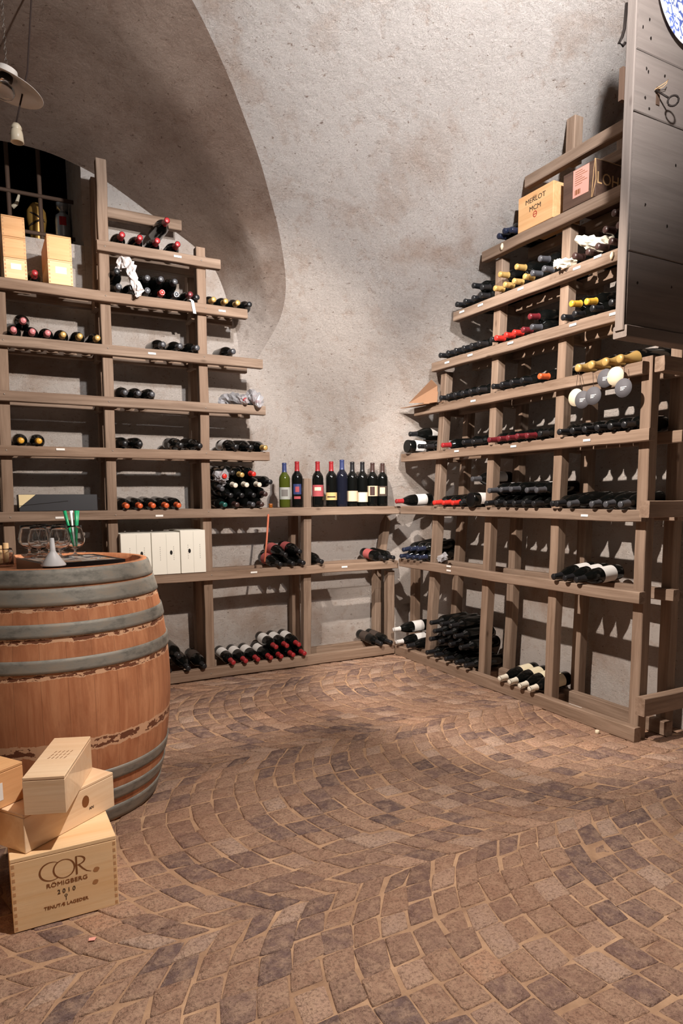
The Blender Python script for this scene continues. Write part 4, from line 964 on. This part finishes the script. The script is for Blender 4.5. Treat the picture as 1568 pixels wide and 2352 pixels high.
# ------------------------------------------------------------------ old door leaf at upper right
DV = 2.14
zb = at(1436, 775, 1, DV).z; ue = at(1436, 740, 1, DV).x; uef = at(1453, 0, 1, DV).x
dr = thing('door_leaf', 'weathered grey plank door leaf hanging at upper right before the right rack', 'door', Matrix.Translation((0, DV, zb)))
DT = .045; lines = [(1453, 105), (1448, 170), (1446, 250), (1440, 600), (1437, 640), (1436, 705)]
zl = [0.]+sorted([at(x, y, 1, DV).z-zb for x, y in ((1436, 745), (1440, 575), (1446, 250), (1450, 105))])+[at(1453, -40, 1, DV).z-zb]
e = lambda z: ue-.0
for i, (z0, z1) in enumerate(zip(zl, zl[1:])):
    j = R3.uniform(-.004, .004)
    beam('plank', (ue+j+(.006 if i == 0 else 0), -DT/2, (z0+z1)/2), (-.352, -DT/2, (z0+z1)/2), DT+(.02 if i == 0 else 0), z1-z0-.003, (0, 1, 0), M['door'], dr, (0, 0, 0), .0008)
beam('edge_strip', (ue+.0065, -DT/2, .03), (ue+.0065, -DT/2, zl[-1]-.01), .043, .010, (0, 1, 0), M['door'], dr, (0, 0, 0), .0006)
# lock plate, latch, keeper
a = at(1509, 222, 1, DV)-dr.location
mb = MB(); mb.box((-.009, .0, -.032), (.009, .004, .032)); obj('lock_plate', mb, M['rust_iron'], dr, Matrix.Translation((a.x, .001, a.z)))
b = at(1446, 70, 1, DV-.05)-dr.location
mb = MB(); mb.tube([(0, 0, .09), (.006, 0, 0), (.018, .0, -.035), (.034, 0, -.06), (.010, 0, -.062), (.0, 0, -.05)], .006, 8); obj('latch', mb, M['iron'], dr, Matrix.Translation((ue+.006, -.052, b.z)))
b = at(1446, 200, 1, DV-.05)-dr.location
mb = MB(); mb.box((-.02, -.012, -.06), (.008, .006, .06)); obj('bolt', mb, M['rust_iron'], dr, Matrix.Translation((ue+.012, -.05, b.z)))
mb = MB(); rr = random.Random(8)
for px, py in ((1490, 45), (1475, 62), (1493, 88), (1483, 158), (1487, 165), (1525, 175), (1489, 250), (1480, 225), (1550, 380), (1480, 470), (1530, 520), (1462, 650), (1540, 660)):
    p = at(px, py, 1, DV)-dr.location; mb.add([(p.x+.006*rr.uniform(.5, 1)*math.cos(t), .0032, p.z+.007*rr.uniform(.6, 1)*math.sin(t)) for t in [k*.7854 for k in range(8)]], [tuple(range(8))])
obj('nail_heads', mb, M['iron'], dr)
kp = at(1505, 207, 1, DV+.006); kx = at(1550, 232, 1, DV+.07)
key = thing('door_key', 'large dark iron key sticking out of the grey door leaf', 'key', Matrix.Translation((kp.x, DV+.0065, kp.z)))
k2 = Vector((kx.x-kp.x, .06, kx.z-kp.z)); st_ = k2*.72
mb = MB(); mb.tube([(0, 0, 0), st_*.5, st_], .0035, 10); obj('shank', mb, M['iron'], key)
ks = k2.normalized(); kb = Vector((0, 0, 1)).cross(ks).normalized(); kc = ks.cross(kb)
pts = [k2*.72+ks*.020+ks*.020*math.cos(t)+kc*.018*math.sin(t) for t in [2*math.pi*i/20 for i in range(21)]]
mb = MB(); mb.tube(pts, .0038, 8); obj('bow', mb, M['iron'], key)
mb = MB(); a = at(1505, 205, 1, DV+.01); 
pts = [at(x, y, 1, DV+v)-a for x, y, v in ((1503, 206, .008), (1518, 196, .02), (1530, 188, .03), (1534, 182, .03), (1530, 192, .03), (1522, 200, .02), (1512, 204, .01))]
mb.tube(pts, .0012, 6); tag(obj('twine', mb, M['twine'], None, Matrix.Translation(a)), 'wisp of pale twine tied round the door key', 'twine')
# plate on the door
pc = at(1592, -22, 1, DV+.02)
mb = MB(); r_ = (at(1592, -22, 1, DV+.02)-at(1520, 20, 1, DV+.02)).length
mb.lathe([(.0001, .004), (r_*.55, .004), (r_*.62, .008), (r_, .020), (r_*.995, .023), (r_*.62, .012), (r_*.54, .008), (.0001, .008)], 56, cap=False)
tag(obj('wall_plate', mb, M['plate'], None, axis_frame((pc.x, DV+.0015, pc.z), (0, 1, 0))), 'blue and white patterned plate hanging on the grey door at top right', 'plate')

# ------------------------------------------------------------------ pendant lamp, pull, window contents
LV = .62
lc = at(10, 197, 1, LV); rl = (at(100, 215, 1, LV)-at(10, 200, 1, LV)).length
lamp = thing('pendant_lamp', 'white enamel pendant lamp with bare bulb hanging at upper left', 'lamp', Matrix.Translation(lc) @ Euler((math.radians(-6), math.radians(-13), 0)).to_matrix().to_4x4())
mb = MB(); s = rl
mb.lathe([(.26*s, .44*s), (.30*s, .30*s), (.33*s, .25*s), (.62*s, .13*s), (1.0*s, 0), (1.01*s, -.01*s), (.99*s, -.012*s), (.61*s, .11*s), (.31*s, .225*s), (.28*s, .28*s), (.24*s, .42*s), (.0001, .425*s), (.0001, .44*s)], 56, cap=False); obj('lamp_shade', mb, M['enamel'], lamp)
mb = MB(); mb.lathe([(.17*s, .28*s), (.18*s, .20*s), (.17*s, .14*s), (.0001, .14*s)], 24, cap=False); obj('lamp_holder', mb, M['iron'], lamp)
mb = MB(); mb.lathe([(.11*s, .15*s), (.14*s, .09*s), (.27*s, -.03*s), (.30*s, -.12*s), (.25*s, -.24*s), (.13*s, -.32*s), (.0001, -.335*s)], 28, cap=False); obj('bulb', mb, M['clear_glass'], lamp)
ct = at(14, 150, 1, LV); top = 3.55
mb = MB()
nl = 26; z0 = lc.z+.42*s; dz = (top-z0)/nl
for i in range(nl):
    pts = []
    for k in range(9):
        t = 2*math.pi*k/8; x = .005*math.cos(t); z = dz*.62*math.sin(t)
        pts.append((ct.x+(x if i % 2 else 0), LV+(0 if i % 2 else x), z0+dz*(i+.5)+z))
    mb.tube([Vector(p)-lc for p in pts], .0013, 5)
ch = obj('chain', mb, M['steel_chain'], lamp); ch.matrix_basis = (lamp.matrix_basis.inverted() @ Matrix.Translation(lc))
p0, p1, p2, p3 = at(72, 0, 1, LV-.05), at(63, 165, 1, LV-.05), at(46, 240, 1, LV-.05), at(37, 284, 1, LV-.05)
pull = thing('cord_weight', 'cream porcelain cord weight hanging on a dark cord below the pendant lamp', 'weight', Matrix.Translation(p3))
mb = MB(); up = (p0-p1).normalized(); mb.tube([p0+up*.25-p3, p0-p3, p1-p3, p2-p3, (0, 0, 0)], .004, 6); obj('cord', mb, M['cord'], pull)
pr = (at(37, 280, 1, LV-.05)-at(37, 330, 1, LV-.05)).length
mb = MB(); mb.lathe([(.0001, 0), (.15*pr, -.01*pr), (.22*pr, -.12*pr), (.25*pr, -.22*pr), (.19*pr, -.25*pr), (.25*pr, -.32*pr), (.28*pr, -.45*pr), (.31*pr, -.85*pr), (.26*pr, -.86*pr), (.2*pr, -.6*pr), (.0001, -.6*pr)], 24, cap=False); obj('weight', mb, M['porcelain'], pull)
# store room things behind the grille
SV = -.90; zs_ = WIN_Z+.001
def wx(px, py): return at(px, py, 1, SV)
p = wx(84, 500); r_ = abs(wx(61, 500).x-wx(107, 500).x)/2; zt = wx(84, 468).z; h_ = max(.3, zt-zs_)
j = thing('gilt_jug', 'gold ovoid jug with dark straps behind the window grille', 'jug', T(p.x, SV, zs_))
hz = [(.35, 0), (.55, .03), (.6, .35), (.8, .55), (1., .75), (.95, .87), (.6, .96), (.35, 1.)]
mb = MB(); mb.lathe([(r*r_, z*h_) for r, z in hz], 28); obj('body', mb, M['gilt'], j)
for sgn in (-1, 1):
    pts = [(r_*1.02*math.cos(t)*math.cos(sgn*.5)*.9, r_*1.02*math.sin(t), h_*.72+sgn*.25*r_+ r_*.8*math.cos(t)*math.sin(sgn*.6)) for t in [2*math.pi*k/20 for k in range(21)]]
    mb = MB(); mb.tube(pts, .006, 6); obj('strap', mb, M['leather'], j)
p = wx(142, 510); zt = wx(142, 474).z
sb = thing('steel_bottle', 'pale metal bottle with red logo behind the window grille', 'bottle', T(p.x, SV+.05, zs_)); h_ = zt-zs_
mb = MB(); r_ = .048; mb.lathe([(r_*.9, 0), (r_, .01), (r_, h_*.72), (r_*.9, h_*.80), (r_*.45, h_*.85), (r_*.42, h_*.88), (r_*.75, h_*.90), (r_*.8, h_*.99), (r_*.6, h_)], 28); obj('body', mb, M['silver'], sb)
mb = MB(); mb.lathe([(r_*1.01, h_*.63), (r_*1.01, h_*.76)], 12, a0=1.0, a1=1.9); obj('logo', mb, M['logo_red'], sb)
p = wx(38, 470); mb = MB(); mb.tube([wx(28, 476), wx(38, 468), wx(43, 450), wx(44, 440)], [.014, .012, .008, .004], 10); c = wx(28, 476)
mb.v = [tuple(Vector(v)-c) for v in mb.v]; tag(obj('animal_horn', mb, M['porcelain'], None, Matrix.Translation(c)), 'pale curved horn behind the window grille beside an upright bar', 'horn')

# cork stopper on the floor near the right rack
p = at(1371, 1686, 2, .0); mb = MB(); mb.lathe([(.0085, 0), (.010, .002), (.010, .014), (.0085, .016)], 16)
tag(obj('bottle_stopper', mb, M['tag_cream'], None, T(p.x, p.y, .003)), 'small cream stopper lying on the cobbles by the right rack', 'stopper')
p = at(1316, 1617, 0, .0); mb = MB(); mb.box((-.03, -.055, 0), (-.028, .03, .001)); o = obj('cable_tie', mb, M['tag_white'], None, Matrix.Translation((.0, p.y, ZR[1]+.0008))); tag(o, 'white plastic strip on bottom rail of right rack', 'strip')
p = at(213, 2161, 2, 0); mb = MB(); mb.add([(-.01, -.006, 0), (.008, -.008, .001), (.011, .005, .002), (-.004, .008, .001)], [(0, 1, 2, 3)]); o = obj('paper_scrap', mb, M['label_pink'], None, T(p.x, p.y, .004)); tag(o, 'tiny pink paper scrap on the cobbles below the lettered crate', 'scrap')
so = o.modifiers.new('thick', 'SOLIDIFY'); so.thickness = .001

# ------------------------------------------------------------------ light
def spot(name, loc, to, energy, ang, blend=.6, r=.03, col=(1, .9, .8)):
    ld = bpy.data.lights.new(name, 'SPOT'); ld.energy = energy; ld.spot_size = math.radians(ang); ld.spot_blend = blend; ld.shadow_soft_size = r; ld.color = col
    o = bpy.data.objects.new(name, ld); C.objects.link(o); o.location = loc
    o.rotation_euler = (Vector(to)-Vector(loc)).to_track_quat('-Z', 'Y').to_euler(); return o
def point(name, loc, energy, r, col): 
    ld = bpy.data.lights.new(name, 'POINT'); ld.energy = energy; ld.shadow_soft_size = r; ld.color = col
    o = bpy.data.objects.new(name, ld); C.objects.link(o); o.location = loc
WARM = (1, .905, .82)
spot('unseen_spot', (1.18, 2.70, 2.58), (1.50, .2, 1.30), 340, 70, .4, .025, WARM)
spot('unseen_spot', (2.15, 1.95, 2.92), (0, 1.25, 1.1), 520, 60, .45, .025, WARM)
spot('unseen_spot', (1.4, 3.3, 2.9), (.75, 1.05, 3.3), 480, 100, 1., .06, (.97, .98, 1))
spot('unseen_spot', (1.45, 3.1, 3.1), (1.9, 3.15, 0), 370, 92, .9, .03, (1, .92, .85))  # added downlight to brighten the foreground floor, no known lamp there
w = bpy.data.worlds.new('world'); bpy.context.scene.world = w; w.use_nodes = True
w.node_tree.nodes['Background'].inputs[0].default_value = (1, .88, .78, 1); w.node_tree.nodes['Background'].inputs[1].default_value = .06

for o in C.objects:
    if '_c' in o: del o['_c']
